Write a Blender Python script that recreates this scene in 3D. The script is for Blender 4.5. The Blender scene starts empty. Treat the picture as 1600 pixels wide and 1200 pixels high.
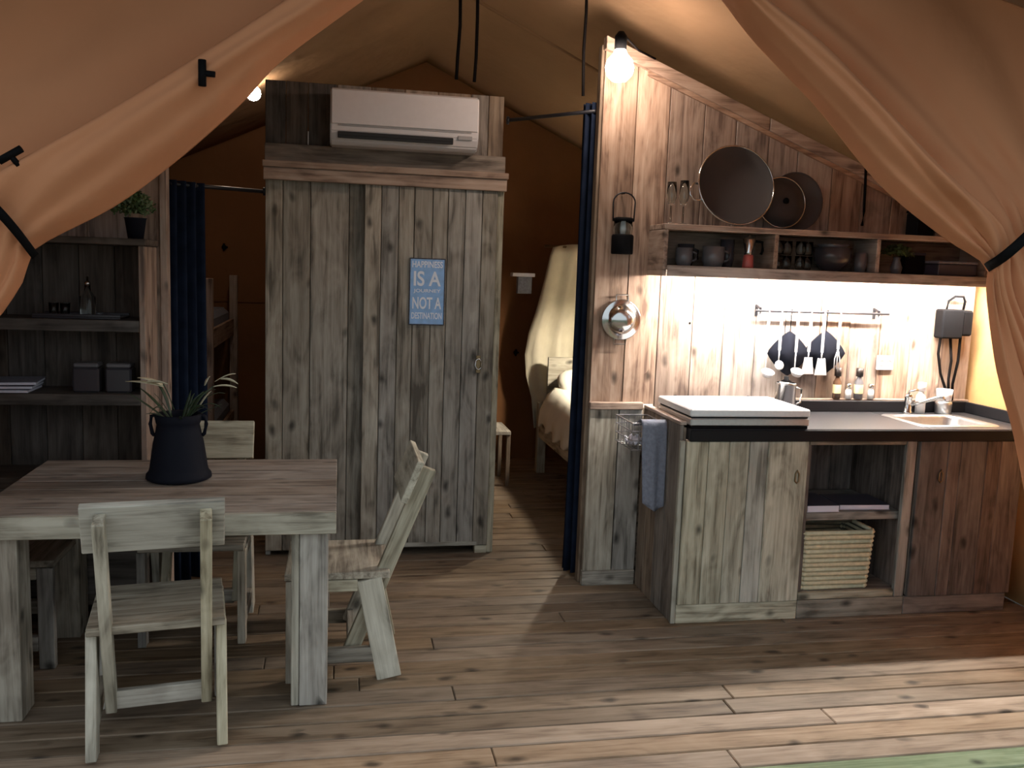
import bpy, bmesh, math, random
from mathutils import Vector, Matrix
random.seed(7)
R_ = math.radians
scene = bpy.context.scene
COL = scene.collection

# ------------------------------------------------------------------ camera, world, exposure
H = 1.65
ROT = Matrix(((0.98157646, -0.01077156, -0.19076589),
              (-0.18770832, 0.13209104, -0.97330239),
              (0.03568245, 0.99117906, 0.12763554)))
FPX = 1400.0
cd = bpy.data.cameras.new('camera'); cam = bpy.data.objects.new('camera', cd); COL.objects.link(cam)
cd.sensor_width = 36; cd.lens = FPX / 1600 * 36; cd.clip_start = .05
cam.matrix_world = Matrix.Translation((0, 0, H)) @ ROT.to_4x4()
scene.camera = cam

w = bpy.data.worlds.new('overcast'); scene.world = w; w.use_nodes = True
bgn = w.node_tree.nodes['Background']
bgn.inputs[0].default_value = (.86, .95, 1.0, 1); bgn.inputs[1].default_value = .80

vs = scene.view_settings
vs.view_transform = 'Standard'; vs.look = 'None'; vs.exposure = 0.25; vs.gamma = 1; vs.use_curve_mapping = False


def P(x, y, Y):
    """point of the place seen at photo position (x, y), standing at depth Y"""
    d = ROT @ Vector((x - 800, -(y - 600), -FPX)); t = Y / d.y
    return Vector((d.x * t, Y, H + d.z * t))


# ------------------------------------------------------------------ materials
def new_mat(name):
    m = bpy.data.materials.new(name); m.use_nodes = True
    return m, m.node_tree, m.node_tree.nodes['Principled BSDF']


def plain(name, col, rough=.5, metal=0, noise=0, scale=30, bump=0, **kw):
    m, t, b = new_mat(name)
    b.inputs['Base Color'].default_value = (*col, 1); b.inputs['Roughness'].default_value = rough
    b.inputs['Metallic'].default_value = metal
    for k, v in kw.items(): b.inputs[k.replace('_', ' ')].default_value = v
    if noise or bump:
        tc = t.nodes.new('ShaderNodeTexCoord'); n = t.nodes.new('ShaderNodeTexNoise')
        n.inputs['Scale'].default_value = scale; n.inputs['Detail'].default_value = 4
        t.links.new(tc.outputs['Object'], n.inputs['Vector'])
        if noise:
            r = t.nodes.new('ShaderNodeValToRGB')
            r.color_ramp.elements[0].color = (*[c * (1 - noise) for c in col], 1); r.color_ramp.elements[0].position = .3
            r.color_ramp.elements[1].color = (*[min(1, c * (1 + noise)) for c in col], 1); r.color_ramp.elements[1].position = .7
            t.links.new(n.outputs['Fac'], r.inputs['Fac']); t.links.new(r.outputs['Color'], b.inputs['Base Color'])
        if bump:
            bp = t.nodes.new('ShaderNodeBump'); bp.inputs['Strength'].default_value = bump; bp.inputs['Distance'].default_value = .01
            t.links.new(n.outputs['Fac'], bp.inputs['Height']); t.links.new(bp.outputs['Normal'], b.inputs['Normal'])
    return m


WOOD = {}
def wood(kind, dark, mid, light, knots=1.0, tone=.35, rough=.72, sat=(.55, 1.25)):
    """weathered board; one material for each grain direction"""
    for ax in range(3):
        m, t, b = new_mat('wood_%s_%s' % (kind, 'xyz'[ax])); N = t.nodes.new; L = t.links.new
        tc = N('ShaderNodeTexCoord'); oi = N('ShaderNodeObjectInfo')
        off = N('ShaderNodeVectorMath'); off.operation = 'MULTIPLY_ADD'
        rv = N('ShaderNodeCombineXYZ')
        for i in range(3): L(oi.outputs['Random'], rv.inputs[i])
        off.inputs[1].default_value = (37.3, 51.7, 23.9)
        L(rv.outputs[0], off.inputs[0]); L(tc.outputs['Object'], off.inputs[2])
        def stretched(along, across):
            mp = N('ShaderNodeMapping'); s = [across] * 3; s[ax] = along
            mp.inputs['Scale'].default_value = s; L(off.outputs[0], mp.inputs['Vector']); return mp
        g = N('ShaderNodeTexNoise'); g.inputs['Scale'].default_value = 1; g.inputs['Detail'].default_value = 5
        g.inputs['Roughness'].default_value = .65; g.inputs['Distortion'].default_value = .6
        L(stretched(2.2, 42).outputs[0], g.inputs['Vector'])
        big = N('ShaderNodeTexNoise'); big.inputs['Scale'].default_value = 1; big.inputs['Detail'].default_value = 3
        big.inputs['Distortion'].default_value = 1.2; L(stretched(3.2, 9).outputs[0], big.inputs['Vector'])
        mx = N('ShaderNodeMath'); mx.operation = 'MULTIPLY_ADD'; mx.inputs[1].default_value = .55
        bm2 = N('ShaderNodeMath'); bm2.operation = 'MULTIPLY'; bm2.inputs[1].default_value = .45
        L(big.outputs['Fac'], bm2.inputs[0]); L(g.outputs['Fac'], mx.inputs[0]); L(bm2.outputs[0], mx.inputs[2])
        ramp = N('ShaderNodeValToRGB'); e = ramp.color_ramp.elements
        e[0].position = .375; e[0].color = (*dark, 1); e[1].position = .63; e[1].color = (*light, 1)
        k = e.new(.49); k.color = (*mid, 1)
        L(mx.outputs[0], ramp.inputs['Fac'])
        # tone of the single board
        hs = N('ShaderNodeHueSaturation')
        tm = N('ShaderNodeMapRange'); tm.inputs['To Min'].default_value = 1 - tone; tm.inputs['To Max'].default_value = 1 + tone
        L(oi.outputs['Random'], tm.inputs['Value']); L(tm.outputs[0], hs.inputs['Value'])
        wn = N('ShaderNodeTexWhiteNoise'); wn.noise_dimensions = '1D'; L(oi.outputs['Random'], wn.inputs['W'])
        sm = N('ShaderNodeMapRange'); sm.inputs['To Min'].default_value, sm.inputs['To Max'].default_value = sat
        L(wn.outputs['Value'], sm.inputs['Value']); L(sm.outputs[0], hs.inputs['Saturation'])
        L(ramp.outputs['Color'], hs.inputs['Color'])
        # knots
        v = N('ShaderNodeTexVoronoi'); v.inputs['Scale'].default_value = 1; v.inputs['Randomness'].default_value = 1
        dn = N('ShaderNodeTexNoise'); dn.inputs['Scale'].default_value = 9
        L(off.outputs[0], dn.inputs['Vector'])
        ad = N('ShaderNodeVectorMath'); ad.operation = 'MULTIPLY_ADD'; ad.inputs[1].default_value = (.35, .35, .35)
        L(dn.outputs['Color'], ad.inputs[0]); L(stretched(6.0, 11).outputs[0], ad.inputs[2]); L(ad.outputs[0], v.inputs['Vector'])
        kr = N('ShaderNodeValToRGB'); kr.color_ramp.elements[0].position = .08; kr.color_ramp.elements[1].position = .27
        kr.color_ramp.elements[0].color = (1 - .75 * min(1, knots),) * 3 + (1,); kr.color_ramp.elements[1].color = (1, 1, 1, 1)
        sp_ = N('ShaderNodeSeparateColor'); L(v.outputs['Color'], sp_.inputs[0])
        th = N('ShaderNodeMath'); th.operation = 'LESS_THAN'; th.inputs[1].default_value = .62; L(sp_.outputs[0], th.inputs[0])
        ka = N('ShaderNodeMath'); ka.operation = 'ADD'; L(v.outputs['Distance'], ka.inputs[0]); L(th.outputs[0], ka.inputs[1])
        L(ka.outputs[0], kr.inputs['Fac'])
        mul = N('ShaderNodeMixRGB'); mul.blend_type = 'MULTIPLY'; mul.inputs[0].default_value = 1
        L(hs.outputs[0], mul.inputs[1]); L(kr.outputs[0], mul.inputs[2]); L(mul.outputs[0], b.inputs['Base Color'])
        b.inputs['Roughness'].default_value = rough; b.inputs['Specular IOR Level'].default_value = .25
        bp = N('ShaderNodeBump'); bp.inputs['Strength'].default_value = .35; bp.inputs['Distance'].default_value = .004
        L(g.outputs['Fac'], bp.inputs['Height']); L(bp.outputs[0], b.inputs['Normal'])
        WOOD[kind, ax] = m


wood('grey', (.12, .105, .085), (.29, .26, .215), (.44, .41, .35), 1, .3)
wood('pale', (.17, .15, .11), (.38, .35, .27), (.54, .51, .41), 1, .2)
wood('umber_shaded', (.05, .041, .036), (.12, .095, .082), (.19, .155, .135), 1, .2)  # darkened to carry shade: right cabinet door and inside of the open unit
wood('wall', (.15, .10, .078), (.34, .245, .19), (.47, .365, .295), 1, .2)
wood('brown', (.09, .068, .052), (.19, .148, .115), (.29, .235, .185), .8, .25)
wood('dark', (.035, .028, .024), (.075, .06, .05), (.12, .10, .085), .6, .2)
wood('top', (.15, .12, .10), (.27, .225, .19), (.37, .32, .275), .6, .14)
wood('floor', (.105, .074, .05), (.195, .144, .10), (.26, .20, .145), 1, .12, .5, (.85, 1.2))
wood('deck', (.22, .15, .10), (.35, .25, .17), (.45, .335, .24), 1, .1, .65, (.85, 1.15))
wood('green', (.17, .21, .13), (.26, .31, .205), (.34, .39, .28), 1, .08)

def canvas_mat(name, a, bcol, transl=.0):
    m, t, b = new_mat(name); N = t.nodes.new; L = t.links.new
    tc = N('ShaderNodeTexCoord'); n = N('ShaderNodeTexNoise'); n.inputs['Scale'].default_value = 1.6; n.inputs['Detail'].default_value = 6
    r = N('ShaderNodeValToRGB'); r.color_ramp.elements[0].position = .3; r.color_ramp.elements[1].position = .7
    r.color_ramp.elements[0].color = (*a, 1); r.color_ramp.elements[1].color = (*bcol, 1)
    L(tc.outputs['Object'], n.inputs['Vector']); L(n.outputs['Fac'], r.inputs['Fac']); L(r.outputs[0], b.inputs['Base Color'])
    b.inputs['Roughness'].default_value = .9; b.inputs['Specular IOR Level'].default_value = .1
    f = N('ShaderNodeTexNoise'); f.inputs['Scale'].default_value = 5; f.inputs['Detail'].default_value = 3; L(tc.outputs['Object'], f.inputs['Vector'])
    bp = N('ShaderNodeBump'); bp.inputs['Strength'].default_value = .5; bp.inputs['Distance'].default_value = .03
    L(f.outputs['Fac'], bp.inputs['Height']); L(bp.outputs[0], b.inputs['Normal'])
    return m

M = {}
M['canvas'] = canvas_mat('tan_canvas', (.54, .24, .125), (.62, .29, .155))
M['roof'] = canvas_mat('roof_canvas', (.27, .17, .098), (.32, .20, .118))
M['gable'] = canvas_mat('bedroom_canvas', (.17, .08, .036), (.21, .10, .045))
M['side'] = canvas_mat('side_canvas', (.52, .30, .13), (.58, .34, .15))
M['navy'] = plain('navy_cloth', (.010, .015, .030), .95, Specular_IOR_Level=.05, noise=.25, scale=14)
M['black'] = plain('black_plastic', (.005, .005, .006), .7, Specular_IOR_Level=.08)
M['blackmetal'] = plain('black_metal', (.012, .012, .016), .42, .2)
M['cord'] = plain('black_cord', (.006, .005, .005), .9, Specular_IOR_Level=.05)
M['steel'] = plain('polished_steel', (.62, .62, .62), .16, 1)
M['brushed'] = plain('brushed_steel', (.55, .56, .57), .34, 1, noise=.06, scale=80)
M['hoblid'] = plain('satin_steel_lid', (.78, .80, .82), .4, .3, noise=.04, scale=60)
M['white'] = plain('white_plastic', (.64, .61, .62), .4, noise=.02)
M['greyplastic'] = plain('grey_plastic', (.32, .31, .31), .45)
M['slot'] = plain('dark_slot', (.015, .015, .017), .6)
M['worktop'] = plain('black_laminate', (.028, .027, .03), .38, noise=.25, scale=120)
M['worktop_face'] = plain('black_edge', (.008, .0075, .009), .5, Specular_IOR_Level=.2)
M['pan'] = plain('grey_nonstick', (.062, .056, .057), .6, Specular_IOR_Level=.3)
M['glass'] = plain('clear_glass', (.9, .95, .95), .05, Transmission_Weight=1.0, IOR=1.3)
M['darkglass'] = plain('dark_stoneware', (.045, .042, .05), .25)
M['mug'] = plain('grey_glaze', (.13, .125, .135), .3)
M['red'] = plain('red_plastic', (.55, .12, .10), .4)
M['towel'] = plain('grey_blue_towel', (.20, .215, .27), .95, noise=.15, scale=60, bump=.4)
M['holder'] = plain('black_quilted_cloth', (.006, .007, .012), .95, Specular_IOR_Level=.1)
M['utensil'] = plain('bright_steel', (.72, .72, .73), .3, .55)
M['wire'] = plain('grey_wire', (.30, .29, .30), .4, .6)
M['linen'] = plain('white_linen', (.80, .77, .68), .9, noise=.04, scale=8, bump=.2)
M['net'] = plain('cream_net_cloth', (.62, .58, .46), .9, noise=.06, scale=10)
M['paper'] = plain('white_paper', (.62, .62, .72), .8)
M['cover'] = plain('dark_cover', (.05, .05, .075), .5)
M['wicker'] = plain('pale_wicker', (.56, .51, .35), .8, noise=.15, scale=45)
M['wickerdark'] = plain('wicker_inside', (.10, .10, .07), .9, noise=.2)
M['pot'] = plain('matt_dark_pot', (.007, .008, .014), .7, Specular_IOR_Level=.12)
M['leaf'] = plain('green_leaf', (.055, .10, .035), .5, noise=.4, scale=20)
M['leafdark'] = plain('dark_leaf', (.025, .045, .02), .5, noise=.3, scale=20)
M['flower'] = plain('cream_petal', (.62, .58, .42), .7)
M['sign'] = plain('blue_enamel', (.27, .48, .82), .5, noise=.12, scale=25)
M['signedge'] = plain('rusty_edge', (.06, .06, .08), .7, noise=.5, scale=60)
M['signtext'] = plain('pale_print', (.80, .86, .98), .6)
M['brass'] = plain('aged_brass', (.22, .16, .09), .4, .9)
M['brownglass'] = plain('brown_bottle', (.12, .06, .035), .2)
M['cap'] = plain('dark_cap', (.02, .012, .01), .5)
M['label'] = plain('cream_label', (.70, .60, .32), .7)
M['soap'] = plain('milky_plastic', (.70, .70, .70), .3)
M['grass'] = plain('grass_ground', (.13, .15, .08), .95, noise=.4, scale=3)
M['plate'] = plain('pale_socket', (.62, .60, .62), .4)
M['redtoggle'] = plain('brown_toggle', (.16, .05, .02), .6)
M['subfloor'] = plain('dark_subfloor', (.03, .02, .014), .9)

def emit(name, col, s):
    m, t, b = new_mat(name)
    b.inputs['Base Color'].default_value = (*col, 1)
    b.inputs['Emission Color'].default_value = (*col, 1); b.inputs['Emission Strength'].default_value = s
    return m
M['bulb'] = emit('lit_bulb', (1, .80, .66), 80)
M['bulbdim'] = emit('lit_bulb_rear', (1, .80, .60), 90)
M['bulbbed'] = emit('lit_bulb_bedroom', (1, .86, .66), 800)
M['led'] = emit('lit_led_strip', (1, .93, .85), 420)

# ------------------------------------------------------------------ helpers
def link(name, me, mat=None, parent=None, loc=None, rot=None, smooth=False):
    o = bpy.data.objects.new(name, me); COL.objects.link(o)
    if mat is not None and me is not None and not me.materials: me.materials.append(M[mat] if isinstance(mat, str) else mat)
    if parent: o.parent = parent
    if loc is not None: o.location = loc
    if rot is not None: o.rotation_euler = rot
    if smooth:
        for p in me.polygons: p.use_smooth = True
    return o

def empty(name, loc=(0, 0, 0), rz=0):
    o = bpy.data.objects.new(name, None); COL.objects.link(o); o.location = loc; o.rotation_euler = (0, 0, rz)
    o.empty_display_size = .05
    return o

def tag(o, label, cat, group=None):
    o['label'] = label; o['category'] = cat
    if group: o['group'] = group
    return o

def thing(name, label, cat, loc=(0, 0, 0), rz=0, group=None):
    return tag(empty(name, loc, rz), label, cat, group)

def struct(o, label=None):
    o['kind'] = 'structure'
    if label: o['label'] = label
    return o

def tomesh(name, bm):
    me = bpy.data.meshes.new(name); bm.to_mesh(me); bm.free(); return me

def box_mesh(name, sx, sy, sz, bev=.003):
    bm = bmesh.new(); bmesh.ops.create_cube(bm, size=1)
    for v in bm.verts: v.co = Vector((v.co.x * sx, v.co.y * sy, v.co.z * sz))
    if bev: bmesh.ops.bevel(bm, geom=bm.edges[:], offset=min(bev, .3 * min(sx, sy, sz)), segments=1, affect='EDGES')
    return tomesh(name, bm)

def woodmat(kind, sx, sy, sz):
    d = (sx, sy, sz); return WOOD[kind, d.index(max(d))]

def box(name, x0, x1, y0, y1, z0, z1, mat, parent=None, bev=.003, rot=None):
    """axis aligned box between bounds given in the parent's space"""
    sx, sy, sz = x1 - x0, y1 - y0, z1 - z0
    m = woodmat(mat[5:], sx, sy, sz) if isinstance(mat, str) and mat.startswith('wood:') else mat
    return link(name, box_mesh(name, sx, sy, sz, bev), m, parent, ((x0 + x1) / 2, (y0 + y1) / 2, (z0 + z1) / 2), rot)

def beam(name, a, b, wid, thk, mat, parent=None, side=(1, 0, 0), bev=.003):
    """bar from a to b; wid measured along `side`, thk across"""
    a, b = Vector(a), Vector(b); d = b - a; z = d.normalized(); s = Vector(side); x = (s - z * s.dot(z)).normalized(); y = z.cross(x)
    me = box_mesh(name, wid, thk, d.length, bev)
    m = WOOD[mat[5:], 2] if isinstance(mat, str) and mat.startswith('wood:') else mat
    o = link(name, me, m, parent)
    o.matrix_local = Matrix.Translation((a + b) / 2) @ Matrix((x, y, z)).transposed().to_4x4()
    return o

def prism(name, pts, y0, y1, mat, parent=None, bev=.002, kind_ax=2):
    """outline in XZ, given thickness in Y"""
    c = Vector((sum(p[0] for p in pts) / len(pts), (y0 + y1) / 2, sum(p[1] for p in pts) / len(pts)))
    bm = bmesh.new()
    f = [bm.verts.new((p[0] - c.x, y0 - c.y, p[1] - c.z)) for p in pts]
    bk = [bm.verts.new((p[0] - c.x, y1 - c.y, p[1] - c.z)) for p in pts]
    n = len(pts)
    bm.faces.new(f); bm.faces.new(bk[::-1])
    for i in range(n): bm.faces.new((f[i], bk[i], bk[(i + 1) % n], f[(i + 1) % n]))
    bmesh.ops.recalc_face_normals(bm, faces=bm.faces)
    if bev: bmesh.ops.bevel(bm, geom=bm.edges[:], offset=bev, segments=1, affect='EDGES')
    m = WOOD[mat[5:], kind_ax] if isinstance(mat, str) and mat.startswith('wood:') else mat
    return link(name, tomesh(name, bm), m, parent, c)

def lathe_mesh(name, prof, seg=24):
    """(r, z) pairs turned about z"""
    bm = bmesh.new(); rings = []
    for r, z in prof:
        if r < 1e-5: rings.append([bm.verts.new((0, 0, z))])
        else: rings.append([bm.verts.new((r * math.cos(2 * math.pi * i / seg), r * math.sin(2 * math.pi * i / seg), z)) for i in range(seg)])
    for a, b in zip(rings, rings[1:]):
        for i in range(seg):
            j = (i + 1) % seg
            if len(a) == 1 and len(b) == 1: continue
            if len(a) == 1: bm.faces.new((a[0], b[i], b[j]))
            elif len(b) == 1: bm.faces.new((a[i], a[j], b[0]))
            else: bm.faces.new((a[i], a[j], b[j], b[i]))
    bmesh.ops.recalc_face_normals(bm, faces=bm.faces)
    return tomesh(name, bm)

def lathe(name, prof, mat, parent=None, loc=(0, 0, 0), rot=None, seg=24):
    return link(name, lathe_mesh(name, prof, seg), mat, parent, loc, rot, True)

def tube_bm(bm, pts, r, seg=6, closed=False):
    pts = [Vector(p) for p in pts]; n = len(pts); rings = []
    rr = r if isinstance(r, (list, tuple)) else [r] * n
    for i, p in enumerate(pts):
        a = pts[(i - 1) % n] if closed or i > 0 else p; b = pts[(i + 1) % n] if closed or i < n - 1 else p
        t = (b - a).normalized(); u = t.orthogonal() if abs(t.z) > .95 else t.cross(Vector((0, 0, 1)))
        if abs(t.z) > .95: u = Vector((1, 0, 0)) - t * t.x
        u.normalize(); v = t.cross(u)
        rings.append([bm.verts.new(p + (u * math.cos(2 * math.pi * k / seg) + v * math.sin(2 * math.pi * k / seg)) * rr[i]) for k in range(seg)])
    rng = range(n) if closed else range(n - 1)
    for i in rng:
        a, b = rings[i], rings[(i + 1) % n]
        for k in range(seg): bm.faces.new((a[k], a[(k + 1) % seg], b[(k + 1) % seg], b[k]))
    if not closed: bm.faces.new(rings[0][::-1]); bm.faces.new(rings[-1])

def tube(name, pts, r, mat, parent=None, seg=6, closed=False):
    bm = bmesh.new(); tube_bm(bm, pts, r, seg, closed); bmesh.ops.recalc_face_normals(bm, faces=bm.faces)
    return link(name, tomesh(name, bm), mat, parent, smooth=True)

def circle(c, r, n=20, axis='y', a0=0, a1=2 * math.pi):
    c = Vector(c); out = []
    full = abs(a1 - a0 - 2 * math.pi) < 1e-6
    for i in range(n):
        a = a0 + (a1 - a0) * i / (n if full else n - 1)
        out.append(c + (Vector((math.cos(a) * r, 0, math.sin(a) * r)) if axis == 'y' else Vector((math.cos(a) * r, math.sin(a) * r, 0)) if axis == 'z' else Vector((0, math.cos(a) * r, math.sin(a) * r))))
    return out

def grid(name, rows, mat, parent=None, thick=.004, smooth=True):
    bm = bmesh.new(); vv = [[bm.verts.new(p) for p in r] for r in rows]
    for a, b in zip(vv, vv[1:]):
        for i in range(len(a) - 1): bm.faces.new((a[i], a[i + 1], b[i + 1], b[i]))
    bmesh.ops.recalc_face_normals(bm, faces=bm.faces)
    o = link(name, tomesh(name, bm), mat, parent, smooth=smooth)
    if thick:
        md = o.modifiers.new('thick', 'SOLIDIFY'); md.thickness = thick; md.offset = 0
    return o

def catmull(pts, n):
    """n points along a smooth curve through pts, evenly by length"""
    P_ = [Vector(p) for p in pts]; P_ = [P_[0] * 2 - P_[1]] + P_ + [P_[-1] * 2 - P_[-2]]
    dense = []
    for i in range(1, len(P_) - 2):
        p0, p1, p2, p3 = P_[i - 1:i + 3]
        for k in range(16):
            t = k / 16
            dense.append(.5 * ((2 * p1) + (p2 - p0) * t + (2 * p0 - 5 * p1 + 4 * p2 - p3) * t * t + (3 * p1 - p0 - 3 * p2 + p3) * t ** 3))
    dense.append(P_[-2])
    L = [0]
    for a, b in zip(dense, dense[1:]): L.append(L[-1] + (b - a).length)
    out = []; j = 0
    for i in range(n):
        s = L[-1] * i / (n - 1)
        while j < len(L) - 2 and L[j + 1] < s: j += 1
        q = (s - L[j]) / max(1e-9, L[j + 1] - L[j]); out.append(dense[j].lerp(dense[j + 1], min(1, max(0, q))))
    return out

def text_mesh(name, s, width, height, mat, parent, centre, y):
    """flat lettering facing -Y, stretched to width x height"""
    cu = bpy.data.curves.new('t', 'FONT'); cu.body = s; cu.align_x = 'CENTER'; cu.offset = .022
    to = bpy.data.objects.new('t', cu); COL.objects.link(to)
    dg = bpy.context.evaluated_depsgraph_get(); me = bpy.data.meshes.new_from_object(to.evaluated_get(dg))
    bpy.data.objects.remove(to); bpy.data.curves.remove(cu)
    xs = [v.co.x for v in me.vertices]; ys = [v.co.y for v in me.vertices]
    ax, bx, ay, by = min(xs), max(xs), min(ys), max(ys)
    for v in me.vertices:
        v.co = Vector(((v.co.x - (ax + bx) / 2) / (bx - ax) * width, 0, (v.co.y - (ay + by) / 2) / (by - ay) * height))
    me.name = name; me.materials.clear()
    return link(name, me, mat, parent, (centre[0], y, centre[1]))

def copy_tree(o, parent=None):
    c = o.copy(); COL.objects.link(c); c.parent = parent
    if parent: c.matrix_parent_inverse = o.matrix_parent_inverse.copy()
    for ch in list(o.children): copy_tree(ch, c)
    return c

# ------------------------------------------------------------------ the setting
XL, XR, RX, RZ, SL = -2.16, 3.52, .68, 3.30, .46       # side walls, ridge, roof slope
YF, YG, YK = 3.0, 7.6, 4.43                            # tent front, bedroom gable, partition
roofz = lambda x: RZ - SL * abs(x - RX)
frontz = lambda x: RZ - .33 * abs(x - RX)           # shallower slope of the roof added over the deck
ZE = roofz(XR)

bm = bmesh.new(); bmesh.ops.create_grid(bm, x_segments=8, y_segments=8, size=30)
struct(link('ground', tomesh('ground', bm), 'grass', None, (0, 0, -.36)), 'grass around the raised deck')

floor = struct(box('floor', XL - .1, XR + .1, -1.7, YG + .05, -.12, -.026, 'subfloor', None, 0), 'plank floor of tent and deck')
pw = .118; ycur = YG; i = 0
while ycur > -1.65:
    y1 = ycur; y0 = ycur - pw
    cut = random.uniform(-.8, 2.6)
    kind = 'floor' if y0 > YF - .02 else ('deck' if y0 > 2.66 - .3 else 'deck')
    for (xa, xb) in ((XL, cut), (cut + .003, XR)):
        k = kind
        if y0 < 2.62 and y0 > 2.2 and xa > XL: k = 'green'
        z = random.uniform(-.0015, .0005)
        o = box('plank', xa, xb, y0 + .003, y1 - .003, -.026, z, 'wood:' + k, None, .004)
        o.parent = floor; o.matrix_parent_inverse = Matrix.Translation(-floor.location)
    ycur -= pw

def roof_mesh(name, y0, y1, mat, ny=16, roofz=roofz):
    xs = [XL - .05] + [XL + (RX - XL) * i / 10 for i in range(1, 11)] + [RX + (XR - RX) * i / 10 for i in range(1, 10)] + [XR + .05]
    rows = []
    for j in range(ny + 1):
        y = y0 + (y1 - y0) * j / ny
        rows.append([(x, y, roofz(x) - .025 * math.sin(math.pi * (j * 4 / ny % 1)) * (0 if abs(x - RX) < .01 else 1)) for x in xs])
    return grid(name, rows, mat, None, .006)
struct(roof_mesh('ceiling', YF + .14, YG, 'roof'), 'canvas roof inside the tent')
struct(roof_mesh('ceiling_veranda_added', 1.9, YF + .16, 'roof', 8, frontz), 'canvas roof added over the deck to shape the daylight')  # added roof; its depth sets how much sky light reaches flaps and deck

# roof seam strips and the gable wall
seam = bpy.data.objects['ceiling']
for (yy) in (5.55,):
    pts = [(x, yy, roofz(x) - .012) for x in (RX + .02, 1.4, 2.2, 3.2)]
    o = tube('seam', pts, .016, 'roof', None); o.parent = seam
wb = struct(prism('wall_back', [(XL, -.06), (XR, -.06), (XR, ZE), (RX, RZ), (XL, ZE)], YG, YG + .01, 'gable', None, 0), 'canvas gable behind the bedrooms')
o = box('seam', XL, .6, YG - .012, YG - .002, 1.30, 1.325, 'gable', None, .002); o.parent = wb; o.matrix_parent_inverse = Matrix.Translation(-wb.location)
for nm, x in (('wall_left', XL), ('wall_right', XR)):
    rows = [[(x + .012 * math.sin(y * 5 + z * 2), y, z) for y in [YF + (YG - YF) * i / 24 for i in range(25)]] for z in [ZE * j / 8 for j in range(9)]]
    struct(grid(nm, rows, 'side' if nm == 'wall_right' else 'canvas', None, .004), 'canvas side wall of the tent')

# inner canvas wall between the two bedrooms (hangs behind the wardrobe)
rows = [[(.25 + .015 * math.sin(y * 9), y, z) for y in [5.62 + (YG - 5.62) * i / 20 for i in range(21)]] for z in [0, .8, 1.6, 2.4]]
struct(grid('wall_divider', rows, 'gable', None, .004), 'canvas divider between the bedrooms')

# kitchen partition of upright boards with a raking top trim
def wtop(x): return 2.802 - .378 * (x - 1.267)
wk = struct(empty('wall_kitchen'), 'upright board partition behind the kitchen')
edges = [1.28]
while edges[-1] < 3.44: edges.append(min(3.48, edges[-1] + random.uniform(.165, .205)))
edges[-1] = 3.48
for a, b in zip(edges, edges[1:]):
    dy = random.uniform(0, .006)
    prism('plank', [(a + .002, .95 if a > 1.5 else .97), (b - .002, .95 if a > 1.5 else .97), (b - .002, wtop(b) - .03), (a + .002, wtop(a) - .03)], YK + dy, YK + .024, 'wood:wall', wk)
for a, b in zip((1.28, 1.44), (1.437, 1.566)):
    prism('plank', [(a, .08), (b - .003, .08), (b - .003, .945), (a, .945)], YK - .022, YK + .004, 'wood:grey', wk)
box('cap_rail', 1.275, 1.564, YK - .034, YK + .005, .945, .982, 'wood:wall', wk)
box('base_rail', 1.275, 1.564, YK - .03, YK + .005, 0, .08, 'wood:grey', wk)
box('backing', 1.30, 3.48, YK + .006, YK + .03, 0, .95, 'wood:brown', wk)
for a, b in ((1.275, 2.16), (2.165, 3.49)):
    prism('top_trim', [(a, wtop(a) - .062), (b, wtop(b) - .062), (b, wtop(b)), (a, wtop(a))], YK - .03, YK + .03, 'wood:wall', wk, .003, 0)
prism('lower_trim', [(1.50, wtop(1.5) - .085), (3.47, wtop(3.47) - .085), (3.47, wtop(3.47) - .06), (1.50, wtop(1.5) - .06)], YK - .014, YK + .004, 'wood:wall', wk, .002, 0)
box('corner_post', 1.268, 1.30, YK + .026, YK + .085, 0, wtop(1.28) - .03, 'wood:brown', wk)
tube('knot_hole', [P(1078, 505, YK - .004), P(1078, 505, YK - .002)], .007, 'black', wk)

# partition behind the left shelf
wl = struct(empty('wall_shelf'), 'upright board partition behind the left shelf')
e = XL
while e < -.80:
    n = min(-.795, e + random.uniform(.15, .19))
    if -.795 - n < .06: n = -.795
    prism('plank', [(e + .002, 0), (n - .002, 0), (n - .002, roofz(n) - .22), (e + .002, roofz(e) - .22)], YK + random.uniform(0, .006), YK + .024, 'wood:wall', wl)
    e = n
box('corner_post', -.815, -.782, YK - .01, YK + .06, 0, roofz(-.8) - .22, 'wood:wall', wl)

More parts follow.
